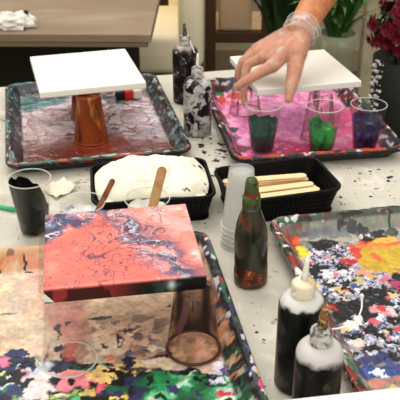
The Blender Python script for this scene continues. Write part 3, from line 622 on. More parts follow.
# foreground canvas, only its far edge is in the picture
w0 = at(280, 399.5, .115); w1 = at(400, 386.5, .115); a = math.atan2((w1-w0).y, (w1-w0).x)
cf = w0+(w1-w0).normalized()*.085+Vector((math.sin(a), -math.cos(a), 0))*.1
o = obj('canvas', box((0, 0, .0095), (.21, .2, .019), .0022, 0, 3), M['canvas'], None, False); o.location = (cf.x, cf.y, .115-.019); o.rotation_euler = (0, 0, a)
tag(o, 'white canvas edge in the bottom right foreground, cut off by the frame', 'canvas', 'canvases raised on upturned tumblers')
for lab, (sx, sy) in (('upturned clear tumbler under left part of the foreground canvas', (-.06, -.02)), ('upturned clear tumbler under right part of the foreground canvas', (.06, -.02))):
    tumbler(lab, (cf.x+sx*math.cos(a)-sy*math.sin(a), cf.y+sx*math.sin(a)+sy*math.cos(a), .0003), M['clear'], M['rim_clear'], .0955)

def pour_painting():
    th = .019; ztop = ZT+th
    c, W, D, a = rect_of([(43, 214), (184, 204), (208.5, 274), (46, 290)], ztop)
    t = thing('pour_painting', 'coral pour painting with grey purple marbling, raised over the cream tray', 'painting', (c.x, c.y, ztop-th), a, 'canvases raised on upturned tumblers')
    n = 230; st = 14
    def prof(L):                                        # folded coordinate: side strip, top, side strip
        s = np.concatenate([np.linspace(-th, 0, st)[:-1], np.linspace(0, L, n), np.linspace(L, L+th, st)[1:]])
        return s
    sx = prof(W); sy = prof(D); gx, gy = np.meshgrid(sx, sy); X = gx.ravel(); Y = gy.ravel()
    cx = np.clip(X, 0, W); cy = np.clip(Y, 0, D); ox = np.maximum(np.maximum(-X, X-W), 0); oy = np.maximum(np.maximum(-Y, Y-D), 0)
    r = .0018
    Z = th-np.maximum(ox, oy); e = np.minimum(np.minimum(cx, W-cx), np.minimum(cy, D-cy)); Z = Z-np.where(np.maximum(ox, oy) < 1e-9, .0007*np.exp(-e/r), .0007)
    P = Paint(X, Y, (226, 110, 96))
    u = X/W; v = Y/D
    wx = fbm(X*16, Y*16, 501, 4)-.5; wy = fbm(X*16, Y*16, 507, 4)-.5
    n1 = fbm(X*20+wx*2, Y*20, 511, 4); P.put(ss(.5, .7, n1)*.6, (240, 148, 130)); P.put(ss(.55, .75, fbm(X*14, Y*14, 513))*.5, (222, 92, 84))
    # right hand band from top middle to lower right, and a patch in the top left corner
    band = v-1.25+.95*u+.35*wx*2.2                        # >0 right/top
    c1 = np.exp(-((u-.50-.35*(1-v)-.0+1.1*wx*.35)/.105)**2)
    c2 = ss(.0, .12, (v-.62)-.9*u*1.0+.34+.8*wx*.3-.18)*ss(.42, .30, u)
    zone = np.clip(np.maximum(c1, c2), 0, 1)
    q = fbm(X*34+wx*6, Y*34+wy*6, 521, 4)
    rp = ss(.60, .74, u-.32*(1-v)+.5*wx); P.put(rp*.85, (214, 172, 164)); P.put(rp*ss(.5, .6, fbm(X*24+wx*4, Y*24, 523)), (232, 140, 122)); P.put(rp*ss(.58, .66, fbm(X*30+wx*4, Y*30, 524)), (226, 206, 200))
    P.put(zone*ss(.38, .5, q), (150, 104, 122)); P.put(zone*ss(.47, .56, q), (70, 66, 98)); P.put(zone*ss(.55, .62, fbm(X*44+wx*7, Y*44+wy*7, 531)), (112, 122, 156)); P.put(zone*(1-ss(.32, .4, q))*.8, (206, 176, 176))
    # dark contour lines wandering through the coral
    lv = fbm(X*22+wx*3, Y*22+wy*3, 541, 3); ln = np.maximum(1-ss(.004, .016, np.abs(lv-.5)), (1-ss(.003, .012, np.abs(lv-.60)))*ss(.3, .45, u)); P.put(ln*ss(.12, .3, u)*ss(.9, .75, u)*.85, (96, 52, 76)); lv2 = fbm(X*30, Y*30+wy*4, 543, 3); P.put((1-ss(0, .012, np.abs(lv2-.56)))*np.clip(zone+rp*.7, 0, 1)*.9, (60, 52, 74))
    # white lacing
    lw = fbm(X*40+wx*8, Y*40+wy*8, 551, 3); P.put((1-ss(0, .022, np.abs(lw-.5)))*ss(.35, .7, np.maximum(np.exp(-((u-.70-.28*(.35-v)+.8*wx*.3)/.15)**2), c2*.9))*.9, (232, 224, 228))
    wq = 3.0*(fbm(X*40, Y*40, 581, 4)-.5); wr_ = 3.0*(fbm(X*40, Y*40, 583, 4)-.5); br = fbm(X*30, Y*30, 585, 3)
    f1, f2, idv = cells(X*44+wq, Y*36+wr_, 587); P.put((1-ss(.02, .07, f2-f1))*ss(.22, .34, u+.25*wx)*ss(.78, .62, u+.25*wx)*ss(.42, .5, br), (98, 54, 80))
    f1, f2, idv = cells(X*62+wq*1.4, Y*56+wr_*1.4, 591); P.put(.8*(1-ss(.02, .07, f2-f1))*np.clip(zone+rp*.5, 0, 1)*ss(.50, .58, br)*ss(.4, .55, u), (226, 220, 226)); P.put((1-ss(.0, .05, f2-f1))*np.clip(zone+rp*.5, 0, 1)*ss(.52, .46, br), (44, 40, 62))
    P.mottle(np.ones(len(X)), .22, 90, 593)
    # little cells in the left half
    f1, f2, idv = cells(X*88, Y*88, 561); rg = (idv > .72)*ss(.5, .36, u+.3*wx)*ss(.62, .45, v); P.put(rg*np.exp(-((f1-.24)/.07)**2)*.85, (116, 70, 90)); P.put(rg*ss(.2, .1, f1)*.5, (226, 150, 130))
    f1, f2, idv = cells(X*150, Y*150, 567); P.put((idv > .86)*ss(.34, .22, f1)*ss(.6, .2, u)*.6, (150, 60, 84))
    # paint that ran over the sides: maroon to black
    fs = ss(.0005, .003, np.maximum(ox, oy)); P.put(fs, (70, 16, 20)); P.put(fs*ss(.3, .75, u+.3*(fbm(X*40, Y*60, 571)-.5)), (20, 16, 18)); P.put(fs*ss(.57, .63, fbm(X*60, Y*20, 573))*ss(.6, .3, u), (150, 46, 46)); P.put(fs*ss(.6, .66, fbm(X*70, Y*90, 577))*ss(.6, .8, u)*.8, (60, 86, 78))
    P.put(np.exp(-(((X-W*.78)/.004)**2+((oy-.009)/.006)**2))*(Y < 0), (206, 214, 206))
    o = grid_mesh('painted_canvas', cx-W/2, cy-D/2, Z, len(sx), len(sy), None, M['pour'], t, P.C)
    bm = bmesh.new()
    loops(bm, [rrect(W-.004, D-.004, .001, .0002, 2), rrect(W-.004, D-.004, .001, .004, 2)])
    obj('stretcher_frame', bm, M['stick'], t, False)
    # bare folded corner of the canvas at front left
    bm = bmesh.new(); vs = [bm.verts.new(q) for q in ((-W/2-.0006, -D/2-.0008, .002), (-W/2+.011, -D/2-.0008, .0005), (-W/2+.001, -D/2-.0008, .0135), (-W/2-.0006, -D/2+.006, .001), (-W/2-.0006, -D/2+.001, .013))]
    bm.faces.new((vs[0], vs[1], vs[2])); bm.faces.new((vs[0], vs[2], vs[4], vs[3]))
    cn = obj('folded_corner', bm, M['canvas'], t, False); cn['label'] = 'bare white folded canvas corner'
pour_painting()

# ------------------------------------------------------------------ baskets
def make_basket(label, loc, ang, L, Wd, h):
    t = thing('plastic_basket', label, 'basket', loc, ang, 'black plastic baskets')
    R = .022; tp = .010
    bm = bmesh.new()                                       # rolled rim
    loops(bm, [rrect(L-.008, Wd-.008, R-.004, h-.006), rrect(L, Wd, R, h-.004), rrect(L, Wd, R, h), rrect(L-.006, Wd-.006, R-.003, h+.0012), rrect(L-.010, Wd-.010, R-.005, h-.001), rrect(L-.008, Wd-.008, R-.004, h-.006)], False, False)
    obj('rim', bm, M['basket'], t)
    obj('bottom', loops(bmesh.new(), [rrect(L-2*tp, Wd-2*tp, R-.006, .0004), rrect(L-2*tp, Wd-2*tp, R-.006, .003)]), M['basket'], t, False)
    # side wall with rows of sunken square cells
    bm = bmesh.new(); sunk = []
    nz = 10; n = 22
    def loopz(f):
        ins = tp*(1-f)+.003; base = rrect(L-2*ins, Wd-2*ins, R-.004, .002+(h-.004)*f, 5); out = []
        pts = [Vector(q) for q in base]; pts.append(pts[0])
        ds = [0]
        for a_, b_ in zip(pts, pts[1:]): ds.append(ds[-1]+(b_-a_).length)
        m = 150
        for k in range(m):
            s = ds[-1]*k/m; i = max(j for j in range(len(ds)-1) if ds[j] <= s+1e-9)
            f_ = (s-ds[i])/max(ds[i+1]-ds[i], 1e-9); out.append(pts[i].lerp(pts[i+1], f_))
        return out
    fs = [0, .10, .24, .30, .44, .50, .64, .70, .84, 1]
    R_ = [[bm.verts.new(q) for q in loopz(f)] for f in fs]; m = len(R_[0])
    for k in range(len(fs)-1):
        for i in range(m):
            fc = bm.faces.new((R_[k][i], R_[k][(i+1) % m], R_[k+1][(i+1) % m], R_[k+1][i]))
            if k in (1, 3, 5, 7) and i % 2 == 0: sunk.append(fc)
    bm.normal_update(); bmesh.ops.inset_individual(bm, faces=sunk, thickness=.0003, depth=-.0012)
    o = obj('side_wall', bm, M['basket'], t, False)
    s = o.modifiers.new('thickness', 'SOLIDIFY'); s.thickness = .0018; s.offset = 0
    return t
B1 = (-.080, 1.138); A1 = math.radians(8); B2 = (.126, 1.143); A2 = math.radians(15)
make_basket('black gridded plastic basket holding the crumpled white cloth', (*B1, .0003), A1, .198, .146, .048)
make_basket('black plastic basket holding craft sticks, behind the brown bottle', (*B2, .0003), A2, .188, .128, .048)

# crumpled cloth
def cloth():
    n = 130; L, Wd = .190, .138
    g = np.linspace(-1, 1, n); gx, gy = np.meshgrid(g, g); U = gx.ravel(); V = gy.ravel()
    # square to rounded square, with ragged outline
    X = U*L/2; Y = V*Wd/2
    rr = (np.abs(U)**4+np.abs(V)**4)**.25
    k = np.where(rr > 1e-6, np.maximum(np.abs(U), np.abs(V))/np.maximum(rr, 1e-6), 1); X = X*k*.97; Y = Y*k*.97
    wx = fbm(X*14, Y*14, 601)-.5
    dome = (1-np.clip(rr*.96, 0, 1)**2.4)
    Z = .040+.030*dome**.6
    ridge = 1-np.abs(2*vn(X*20+wx*4, Y*12+wx*3, 611)-1); Z += .013*(ridge**1.5-.4)*dome
    ridge2 = 1-np.abs(2*vn(X*38+Y*14+wx*6, Y*30-X*10+wx*5, 617)-1); Z += .005*(ridge2**2-.4)*dome
    Z += .006*(fbm(X*50, Y*50, 623)-.5)*dome
    Z += .014*ss(.1, .7, U)*dome*ss(-.6, .4, V)+.006*dome*ss(.2, -.6, U)
    P = Paint(X, Y, (243, 236, 216)); P.put(ss(.73, .75, fbm(X*70, Y*70, 631))*ss(.42, .6, U), (40, 36, 40)); P.put(ss(.5, .7, fbm(X*14, Y*14, 633))*.3, (236, 226, 198))
    m = attr_mat('white_cloth', .85, .15, 300, 0, .2)
    o = grid_mesh('cloth', X, Y, Z, n, n, None, m, None, P.C)
    s = o.modifiers.new('thickness', 'SOLIDIFY'); s.thickness = .0016; s.offset = -1
    o.location = (*B1, .001); o.rotation_euler = (0, 0, A1)
    tag(o, 'crumpled white cloth filling the left black basket', 'cloth')
    # a corner of the cloth hanging out at the left
    return o
cloth()

# craft sticks
def stick_bm(L, W, T):
    bm = bmesh.new(); n = 10; pts = []
    for sgn in (1, -1):
        for k in range(n+1):
            a = -PI/2+PI*k/n; pts.append((sgn*(L/2-W/2)+sgn*W/2*math.cos(a), sgn*W/2*math.sin(a)))
    def lp(z, s): return [(x-math.copysign(s, x), y*(1-2*s/W), z) for x, y in pts]
    return loops(bm, [lp(-T/2, .0004), lp(-T/2+.0004, 0), lp(T/2-.0004, 0), lp(T/2, .0004)])
smesh = None
rnd = random.Random(11)
def local_b2(x, y): return (B2[0]+x*math.cos(A2)-y*math.sin(A2), B2[1]+x*math.sin(A2)+y*math.cos(A2))
k = 0
first = None
for layer, (zs, ys) in enumerate([(.0055, (-.034, -.016, .002, .020, .036)), (.0085, (-.036, -.019, -.002, .016, .034)), (.0115, (-.033, -.017, 0, .018, .036)), (.0145, (-.035, -.018, -.001, .017, .035)), (.0175, (-.036, -.019, .0, .018, .036)), (.0205, (-.034, -.017, .002, .019, .037)), (.0235, (-.033, -.012, .008, .032)), (.0265, (-.030, .004, .030)), (.0295, (-.024, .030)), (.0325, (.031,))]):
    for y in ys:
        if first is None:
            first = obj('craft_stick', stick_bm(.145, .0155, .0019), M['stick'], None, False); o = first
        else:
            o = first.copy(); COL.objects.link(o)
        x, yy = local_b2(rnd.uniform(-.012, .001), y); o.location = (x, yy, zs+.0006); o.rotation_euler = (0, 0, A2+rnd.uniform(-.035, .035)-.08*(layer > 7))
        tag(o, 'pale wooden craft stick lying in the black basket of craft sticks', 'stick', 'craft sticks in the basket')
def leaning(label, p0, p1, W, mm):
    p0 = Vector(p0); p1 = Vector(p1); d = p1-p0; L = d.length
    o = obj('craft_stick', stick_bm(L, W, .0019), mm, None, False)
    x = d.normalized(); yv = Vector((0, -1, .4)); zv = x.cross(yv).normalized(); yv = zv.cross(x)
    # broad face towards the viewer
    vw = (Vector((0, 0, H))-p0).normalized(); zv = (vw-x*vw.dot(x)).normalized(); yv = zv.cross(x)
    o.matrix_world = Matrix.Translation((p0+p1)/2) @ Matrix((x, yv, zv)).transposed().to_4x4()
    tag(o, label, 'stick')
tip = aty(163, 166.5, W2.y+.018); leaning('wide tan craft stick standing in the white paint cup', (W2.x-.004, W2.y-.006, .014), tip, .0145, M['stick_tan'])
tip = aty(113.5, 179, W1.y+.014); leaning('thin dark stained stick leaning in the grey white paint cup', (W1.x-.002, W1.y-.004, .014), tip, .0085, M['stick_dark'])

# ------------------------------------------------------------------ stack of cups
ps = at(239.5, 243, 0); st = thing('cup_stack', 'x', 'cup')
bpy.data.objects.remove(st)
for i in range(5):
    t = thing('plastic_cup', ['bottom', 'second', 'middle', 'fourth', 'topmost'][i]+' clear plastic cup of the upturned stack beside the brown bottle', 'cup', (ps.x, ps.y, .0004+i*.0085), 0, 'clear cups stacked upside down')
    obj('cup_wall', flip(cup_bm(.093, .0285, .0185), .093), M['frost'], t); obj('rim', flip(rim_bm(.0916, .0283, .0017), .093), M['rim_white'], t)

# ------------------------------------------------------------------ bottles
def bottle_mat(name, top, body, layers, z0, z1, rough=.3):
    """pale plastic shoulder turning into the paint colour below, edge broken by noise"""
    m = mat(name, body, rough, layers, spec=.15); nt = m.node_tree; N = nt.nodes; L = nt.links; p = N['Principled BSDF']
    src = p.inputs['Base Color'].links[0].from_socket if p.inputs['Base Color'].links else None
    tc = N.new('ShaderNodeTexCoord'); sp = N.new('ShaderNodeSeparateXYZ'); L.new(tc.outputs['Object'], sp.inputs[0])
    n = N.new('ShaderNodeTexNoise'); n.inputs['Scale'].default_value = 55; n.inputs['Detail'].default_value = 3; L.new(tc.outputs['Object'], n.inputs['Vector'])
    a = N.new('ShaderNodeMath'); a.operation = 'MULTIPLY_ADD'; a.inputs[1].default_value = .018; L.new(n.outputs['Fac'], a.inputs[0]); L.new(sp.outputs['Z'], a.inputs[2])
    r = N.new('ShaderNodeMapRange'); r.inputs['From Min'].default_value = z0+.009; r.inputs['From Max'].default_value = z1+.009; L.new(a.outputs[0], r.inputs['Value'])
    x = N.new('ShaderNodeMix'); x.data_type = 'RGBA'; L.new(r.outputs[0], x.inputs['Factor'])
    if src: L.new(src, x.inputs['A'])
    else: x.inputs['A'].default_value = (*lin(body), 1)
    x.inputs['B'].default_value = (*lin(top), 1); L.new(x.outputs['Result'], p.inputs['Base Color'])
    return m
def squeeze_bottle(label, loc, r, hb, bm_, capm, nozm, caph=.022, noz=.034, capr=.0125, nlean=(0, 0), nr=.0042):
    t = thing('squeeze_bottle', label, 'bottle', loc, 0, 'squeeze bottles of paint')
    prof = [(0, .002), (r*.7, .0015), (r*.92, 0), (r, .004), (r, hb-.016)]
    for k in range(1, 8):
        a = PI/2*k/7; prof.append((capr*.9+(r-capr*.9)*math.cos(a)**.8, hb-.016+.016*math.sin(a)))
    prof += [(capr*.9, hb+.003), (0, hb+.003)]
    obj('body', lathe(prof, 48), bm_, t)
    # ribbed screw cap
    bm = bmesh.new(); n = 48; ls = []
    for (rr, z, rib) in ((capr*.96, hb+.001, 0), (capr, hb+.002, 1), (capr, hb+caph*.8, 1), (capr*.93, hb+caph*.88, 0), (capr*.7, hb+caph, 0), (nr*1.3, hb+caph+.001, 0)):
        ls.append([((rr-(.0007 if rib and i % 2 else 0))*math.cos(2*PI*i/n), (rr-(.0007 if rib and i % 2 else 0))*math.sin(2*PI*i/n), z) for i in range(n)])
    obj('cap', loops(bm, ls), capm, t)
    z0 = hb+caph
    b = tube(bmesh.new(), [(0, 0, z0-.001), (nlean[0]*.3, nlean[1]*.3, z0+noz*.3), (nlean[0]*.7, nlean[1]*.7, z0+noz*.7), (nlean[0], nlean[1], z0+noz)], [nr*1.15, nr, nr*.8, nr*.6], 14)
    obj('nozzle', b, nozm, t)
    return t, z0
def strap(t, pts, r=.0011):
    P_ = [Vector(q) for q in pts]; out = []
    for i in range(len(P_)-1):
        a, b = P_[i], P_[i+1]; pa = P_[max(i-1, 0)]; nb = P_[min(i+2, len(P_)-1)]
        for k in range(8):
            s = k/8; out.append(.5*((2*a)+(b-pa)*s+(2*pa-5*a+4*b-nb)*s*s+(3*a-pa-3*b+nb)*s**3))
    out.append(P_[-1])
    obj('cap_strap', tube(bmesh.new(), out, r, 8), M['strap'], t)
mA = bottle_mat('bottle_dark_green_paint', (206, 204, 198), (13, 14, 13), [((40, 42, 38), 60, .55, .65, (1, 1, .5)), ((70, 48, 46), 34, .6, .68)], .118, .122)
mB = bottle_mat('bottle_dark_plum_paint', (200, 194, 192), (16, 12, 14), [((84, 34, 52), 34, .55, .66), ((60, 70, 52), 50, .6, .68), ((14, 12, 14), 22, .55, .6)], .105, .112)
mC = bottle_mat('bottle_spattered_dark', (196, 188, 176), (44, 36, 34), [((110, 100, 92), 60, .52, .62), ((150, 44, 36), 50, .62, .66), ((18, 18, 20), 34, .5, .58), ((190, 186, 180), 90, .63, .67)], .118, .13)
mD = bottle_mat('bottle_spattered_white', (200, 200, 198), (196, 192, 188), [((150, 146, 144), 40, .45, .6), ((22, 22, 24), 42, .53, .57), ((60, 56, 60), 100, .58, .62)], .13, .14)
# A and B stand in the foreground
pA = Vector((.1135, .706, 0)); pB = Vector((.1235, .630, 0))
tA, z0 = squeeze_bottle('dark squeeze bottle with cream cap and white nozzle, left of the front pair', (pA.x, pA.y, .0005), .0262, .127, mA, M['cap_cream'], M['nozzle_white'], .019, .031, .0134, (.003, 0), .0034)
tB, z1 = squeeze_bottle('plum spattered squeeze bottle with brown crusted nozzle and white strap, front', (pB.x, pB.y, .0005), .0250, .121, mB, M['cap_white'], M['nozzle_brown'], .020, .028, .0118, (.001, 0), .0050)
strap(tB, [(.010, 0, .139), (.022, .004, .138), (.035, .010, .141), (.043, .022, .147), (.045, .034, .153)], .0009)
obj('strap_plug', lathe([(0, .150), (.002, .150), (.002, .156), (.001, .158), (0, .158)], 12), M['strap'], tB).location = (.045, .034, 0)
pC = at(185.5, 101, 0); pD = at(197.5, 133, 0)
tC, _ = squeeze_bottle('dark spattered squeeze bottle, rear one of the pair between the back trays', (pC.x, pC.y, .0005), .0270, .126, mC, M['cap_white'], M['nozzle_dark'], .020, .026, .012, (-.001, 0), .0045)
tD, _ = squeeze_bottle('white squeeze bottle with black smears, front one between the back trays', (pD.x, pD.y, .0005), .0275, .116, mD, M['cap_white'], M['nozzle_white'], .022, .026, .0115, (.001, 0), .0030)
strap(tC, [(.010, -.002, .139), (.012, -.012, .134), (.018, -.026, .124), (.021, -.038, .121)], .001)

pb_ = at(250.5, 281.5, 0)
bt = thing('sauce_bottle', 'olive brown bottle smeared with orange paint and green cap, beside the cup stack', 'bottle', (pb_.x, pb_.y, .0005), 0)
bt.rotation_euler = (0, math.radians(-1.2), 0)
obj('body', lathe([(0, .003), (.014, .0015), (.0195, 0), (.0228, .004), (.0232, .010), (.0232, .070), (.0225, .082), (.0200, .096), (.0165, .108), (.0130, .118), (.0112, .124), (0, .124)], 48), M['brown_bottle'], bt)
o = obj('paint_smear', lathe([(.0236, .003), (.0240, .012), (.0238, .026), (.0234, .030)], 40, wob=lambda k, a: .004*math.sin(3*a+1)*(k > 1)), M['orange_smear'], bt)
obj('neck', lathe([(.0110, .121), (.0125, .123), (.0122, .138), (.0105, .140), (0, .140)], 32), M['green_cap'], bt)
obj('cap', lathe([(.0098, .138), (.0098, .148), (.0086, .158), (.0070, .163), (0, .164)], 32), M['green_cap'], bt)
o = obj('paint_band', lathe([(.0101, .1385), (.0101, .1445)], 32), M['red_band'], bt); o['label'] = 'dull red band below the cap'

# ------------------------------------------------------------------ small things
q0 = at(-14, 203.5, .004); q1 = at(15, 210, .004)
o = obj('drinking_straw', tube(bmesh.new(), [q0, q0.lerp(q1, .5), q1], .0038, 14), M['straw'], None); tag(o, 'green plastic straw lying at the left edge of the table', 'straw')
# torn paper beside the black cup
def paper():
    bm = bmesh.new(); n = 14; w = at(60, 196, 0); V = []
    for j in range(n):
        for i in range(n):
            u = i/(n-1)-.5; v = j/(n-1)-.5
            V.append(bm.verts.new((u*.048+.008*v, v*.040, .004+.003*math.sin(6*u+5*v)+.002*random.random()+.012*max(0, u-.1)+.010*max(0, v-.1))))
    for j in range(n-1):
        for i in range(n-1): bm.faces.new((V[j*n+i], V[j*n+i+1], V[j*n+n+i+1], V[j*n+n+i]))
    o = obj('paper_scrap', bm, M['paper']); o.location = (w.x-.002, w.y+.018, -.0012); o.rotation_euler = (0, 0, .9)
    s = o.modifiers.new('thickness', 'SOLIDIFY'); s.thickness = .0006
    tag(o, 'torn cream paper scrap on the table right of the black cup', 'paper')
paper()
# red, white and black marker lying in the mauve tray
pm0 = at(129, 98.5, .006); t = thing('paint_tube', 'small red, white and black tube lying at the back of the mauve tray', 'tube', (pm0.x, pm0.y, .0062), math.radians(14))
obj('tube_body', box((-.001, 0, .010), (.020, .020, .020), .003), M['red'], t); o = obj('label_band', box((.018, 0, .010), (.019, .020, .0195), .003), M['white'], t); o = obj('tube_cap', box((-.020, 0, .010), (.019, .019, .019), .003), M['black'], t)

# ------------------------------------------------------------------ arm, hand, glove
def capsule(bm, a, b, ra, rb, n=14, m=6):
    a, b = Vector(a), Vector(b); d = (b-a); L = d.length; x = d.normalized()
    up = Vector((0, 0, 1)) if abs(x.z) < .9 else Vector((0, 1, 0)); u = x.cross(up).normalized(); v = x.cross(u)
    rings = []; prof = []
    for k in range(m+1): t = PI/2*(1-k/m); prof.append((-ra*math.sin(t), ra*math.cos(t)))
    for k in range(m+1): t = PI/2*k/m; prof.append((L+rb*math.sin(t), rb*math.cos(t)))
    for s, r in prof:
        r = max(r, 1e-5); rings.append([bm.verts.new(a+x*s+r*(math.cos(2*PI*i/n)*u+math.sin(2*PI*i/n)*v)) for i in range(n)])
    for p_, q in zip(rings, rings[1:]):
        for i in range(n): bm.faces.new((p_[i], p_[(i+1) % n], q[(i+1) % n], q[i]))
    bm.faces.new(rings[0]); bm.faces.new(rings[-1])
wr = aty(300.5, 32, 1.465)
J = {
 'index': [aty(272, 66, 1.390), aty(256, 75, 1.378), aty(245, 81.5, 1.374), aty(236.5, 86.5, 1.372)],
 'middle': [aty(262, 58, 1.43), aty(248, 64, 1.428), aty(242.8, 84, 1.415), aty(244.5, 103, 1.405)],
 'ring': [aty(257, 53.5, 1.455), aty(243, 61, 1.45), aty(239.5, 70, 1.447), aty(238.5, 77, 1.444)],
 'pinky': [aty(256, 49, 1.47), aty(248, 55.5, 1.465), aty(244.5, 61, 1.46), aty(243, 67, 1.455)],
 'thumb': [aty(297, 54, 1.415), aty(294.5, 71, 1.39), aty(291, 87, 1.362), aty(288.7, 99, 1.346)]}
RJ = {'index': [.0118, .0094, .0080, .0062], 'middle': [.0105, .0085, .0068, .0058], 'ring': [.0100, .0085, .0074, .0060], 'pinky': [.0090, .0074, .0064, .0052], 'thumb': [.0170, .0145, .0110, .0072]}
arm = [wr, aty(309, 15, 1.51), aty(322, -6, 1.57), aty(350, -50, 1.70), aty(372, -84, 1.84), aty(380, -120, 2.02)]
ra = [.0265, .0285, .0325, .0390, .0420, .0440]
def hand_bm(g=0., arm_n=None):
    bm = bmesh.new()
    n_arm = len(arm)-1 if arm_n is None else arm_n
    for i in range(n_arm): capsule(bm, arm[i], arm[i+1], ra[i]+g, ra[i+1]+g, 20)
    for k, jn in J.items():
        for i in range(3): capsule(bm, jn[i], jn[i+1], RJ[k][i]+g, RJ[k][i+1]+g)
    # metacarpals fan out of the wrist and fill the palm
    side = (J['index'][0]-J['pinky'][0]).normalized()
    for k, off in (('index', .012), ('middle', .004), ('ring', -.005), ('pinky', -.012)):
        capsule(bm, wr+side*off, J[k][0], .0175+g, RJ[k][0]+.0015+g)
    keys = ['index', 'middle', 'ring', 'pinky']
    capsule(bm, wr-side*.016, J['pinky'][0].lerp(wr, .2)-side*.002, .0170+g, .0120+g)
    for a_, b_ in zip(keys, keys[1:]):
        mid = (J[a_][0]+J[b_][0])/2; capsule(bm, wr, mid.lerp(wr, .12), .0175+g, .0110+g)
    capsule(bm, wr+side*.012, J['thumb'][0], .0185+g, RJ['thumb'][0]+.002+g); capsule(bm, J['thumb'][0], J['index'][0].lerp(wr, .25), .0120+g, .0115+g)
    capsule(bm, J['thumb'][0], J['middle'][0].lerp(wr, .35), .0120+g, .0120+g)
    return bm
def fuse(name, bm, m, parent, vox, it):
    o = obj(name+'_tmp', bm, m); r = o.modifiers.new('r', 'REMESH'); r.mode = 'VOXEL'; r.voxel_size = vox; r.use_smooth_shade = True
    s = o.modifiers.new('s', 'SMOOTH'); s.factor = .5; s.iterations = it
    dg = bpy.context.evaluated_depsgraph_get(); me = bpy.data.meshes.new_from_object(o.evaluated_get(dg)); me.name = name
    old = o.data; bpy.data.objects.remove(o); bpy.data.meshes.remove(old)
    for p_ in me.polygons: p_.use_smooth = True
    o = bpy.data.objects.new(name, me); me.materials.clear(); me.materials.append(m)
    return link(o, parent)
person = fuse('person', hand_bm(), M['skin'], None, .0016, 4)
tag(person, 'person reaching in with a bare forearm and clear gloved hand over the pink tray', 'person')
# nails
def nails():
    for k, jn in J.items(): pass
M['cuff'] = clear_mat('glove_cuff_film', (250, 246, 242), .20, 1.6, [((244, 238, 230), 60, .52, .64, (1, 1, 1), .35)], .15)
gm = clear_mat('clear_glove_film', (252, 248, 244), .13, .9, [((236, 222, 206), 45, .54, .72, (1, 1, 1), .30)], .2)
nt = gm.node_tree; tcn = nt.nodes.new('ShaderNodeTexCoord'); nn = nt.nodes.new('ShaderNodeTexNoise'); nn.inputs['Scale'].default_value = 55; nn.inputs['Detail'].default_value = 3; nn.inputs['Distortion'].default_value = 1.2
nt.links.new(tcn.outputs['Object'], nn.inputs['Vector']); bb = nt.nodes.new('ShaderNodeBump'); bb.inputs['Strength'].default_value = .7; bb.inputs['Distance'].default_value = .003
nt.links.new(nn.outputs['Fac'], bb.inputs['Height'])
for nd in nt.nodes:
    if nd.type in ('BSDF_GLOSSY', 'BSDF_DIFFUSE', 'BSDF_PRINCIPLED'): nt.links.new(bb.outputs[0], nd.inputs['Normal'])
def glove():
    bm = hand_bm(.0016, 1)
    g = fuse('glove', bm, gm, person, .0017, 3)
    # open the glove at the cuff
    ax = (arm[1]-arm[0]).normalized(); b2 = bmesh.new(); b2.from_mesh(g.data)
    cc = arm[0]+ax*.001
    kill = [v for v in b2.verts if (v.co-cc).dot(ax) > -.002]; bmesh.ops.delete(b2, geom=kill, context='VERTS')
    # ruffled cuff
    up = Vector((0, 0, 1)); u = ax.cross(up).normalized(); v = ax.cross(u)
    b2.to_mesh(g.data); b2.free(); b2 = bmesh.new()
    rings = []; n = 60
    for k, (s, dr) in enumerate([(-.020, .002), (-.014, .004), (-.008, .0025), (-.002, .0050), (.003, .003), (.008, .0055), (.012, .004), (.014, .0062)]):
        ring = []
        for i in range(n):
            a_ = 2*PI*i/n; r = .0280+dr+.0014*math.sin(5*a_+k*1.3)+.0008*math.sin(11*a_+k*2.1)
            ring.append(b2.verts.new(cc+ax*(s+.002*math.sin(3*a_+k))+r*(math.cos(a_)*u+math.sin(a_)*v)))
        rings.append(ring)
    for p_, q in zip(rings, rings[1:]):
        for i in range(n): 
            f_ = b2.faces.new((p_[i], p_[(i+1) % n], q[(i+1) % n], q[i])); f_.smooth = True
    cf_ = obj('cuff', b2, M['cuff'], g); cf_['label'] = 'wrinkled translucent cuff'
    g['label'] = 'clear plastic glove with ruffled cuff'
    cuff = bmesh.new()
    for k, (s, r) in enumerate(((.014, .0348), (-.003, .0336))):
        pts = []
        for i in range(61):
            a_ = 2*PI*i/60; rr = r+.0012*math.sin(5*a_+k*2); pts.append(cc+ax*(s+.002*math.sin(3*a_+k))+rr*(math.cos(a_)*u+math.sin(a_)*v))
        tube(cuff, pts, .0010, 6, False)
    o = obj('cuff_roll', cuff, M['rim_white'], g); o['label'] = 'rolled edge of the glove cuff'
glove()

# ------------------------------------------------------------------ behind the table
M['bench'] = mat('weathered_wood', (142, 120, 96), .6, [((120, 100, 80), 3, .45, .7, (.6, 1.5, 1)), ((166, 148, 122), 5, .5, .7, (.6, 1.5, 1))], .1, 20)
M['bench_edge'] = mat('bench_edge_wood', (120, 102, 74), .6)
M['cream_fab'] = mat('cream_upholstery', (252, 238, 204), .85, [((244, 228, 190), 4, .45, .65)], .1, 30)
M['tan_fab'] = mat('tan_cushion_cloth', (222, 186, 148), .85, [((200, 166, 130), 5, .45, .65)], .1, 30)
M['brown_wood'] = mat('brown_wood', (86, 60, 38), .5)
M['post'] = mat('tan_post', (178, 166, 136), .7, [((158, 144, 116), 8, .45, .65)])
M['leaf'] = mat('green_leaf', (84, 128, 58), .45, [((50, 88, 36), 9, .45, .6), ((164, 190, 120), 16, .6, .7)])
M['leaf_dark'] = mat('dark_green_leaf', (34, 54, 26), .5, [((58, 84, 40), 9, .5, .65)])
M['pale_pot'] = mat('pale_glazed_pot', (136, 136, 108), .3, [((166, 166, 140), 14, .5, .65)])
M['dark_pot'] = mat('dark_pot_wrap', (22, 24, 17), .5, [((36, 38, 28), 14, .5, .65)], .3, 60)
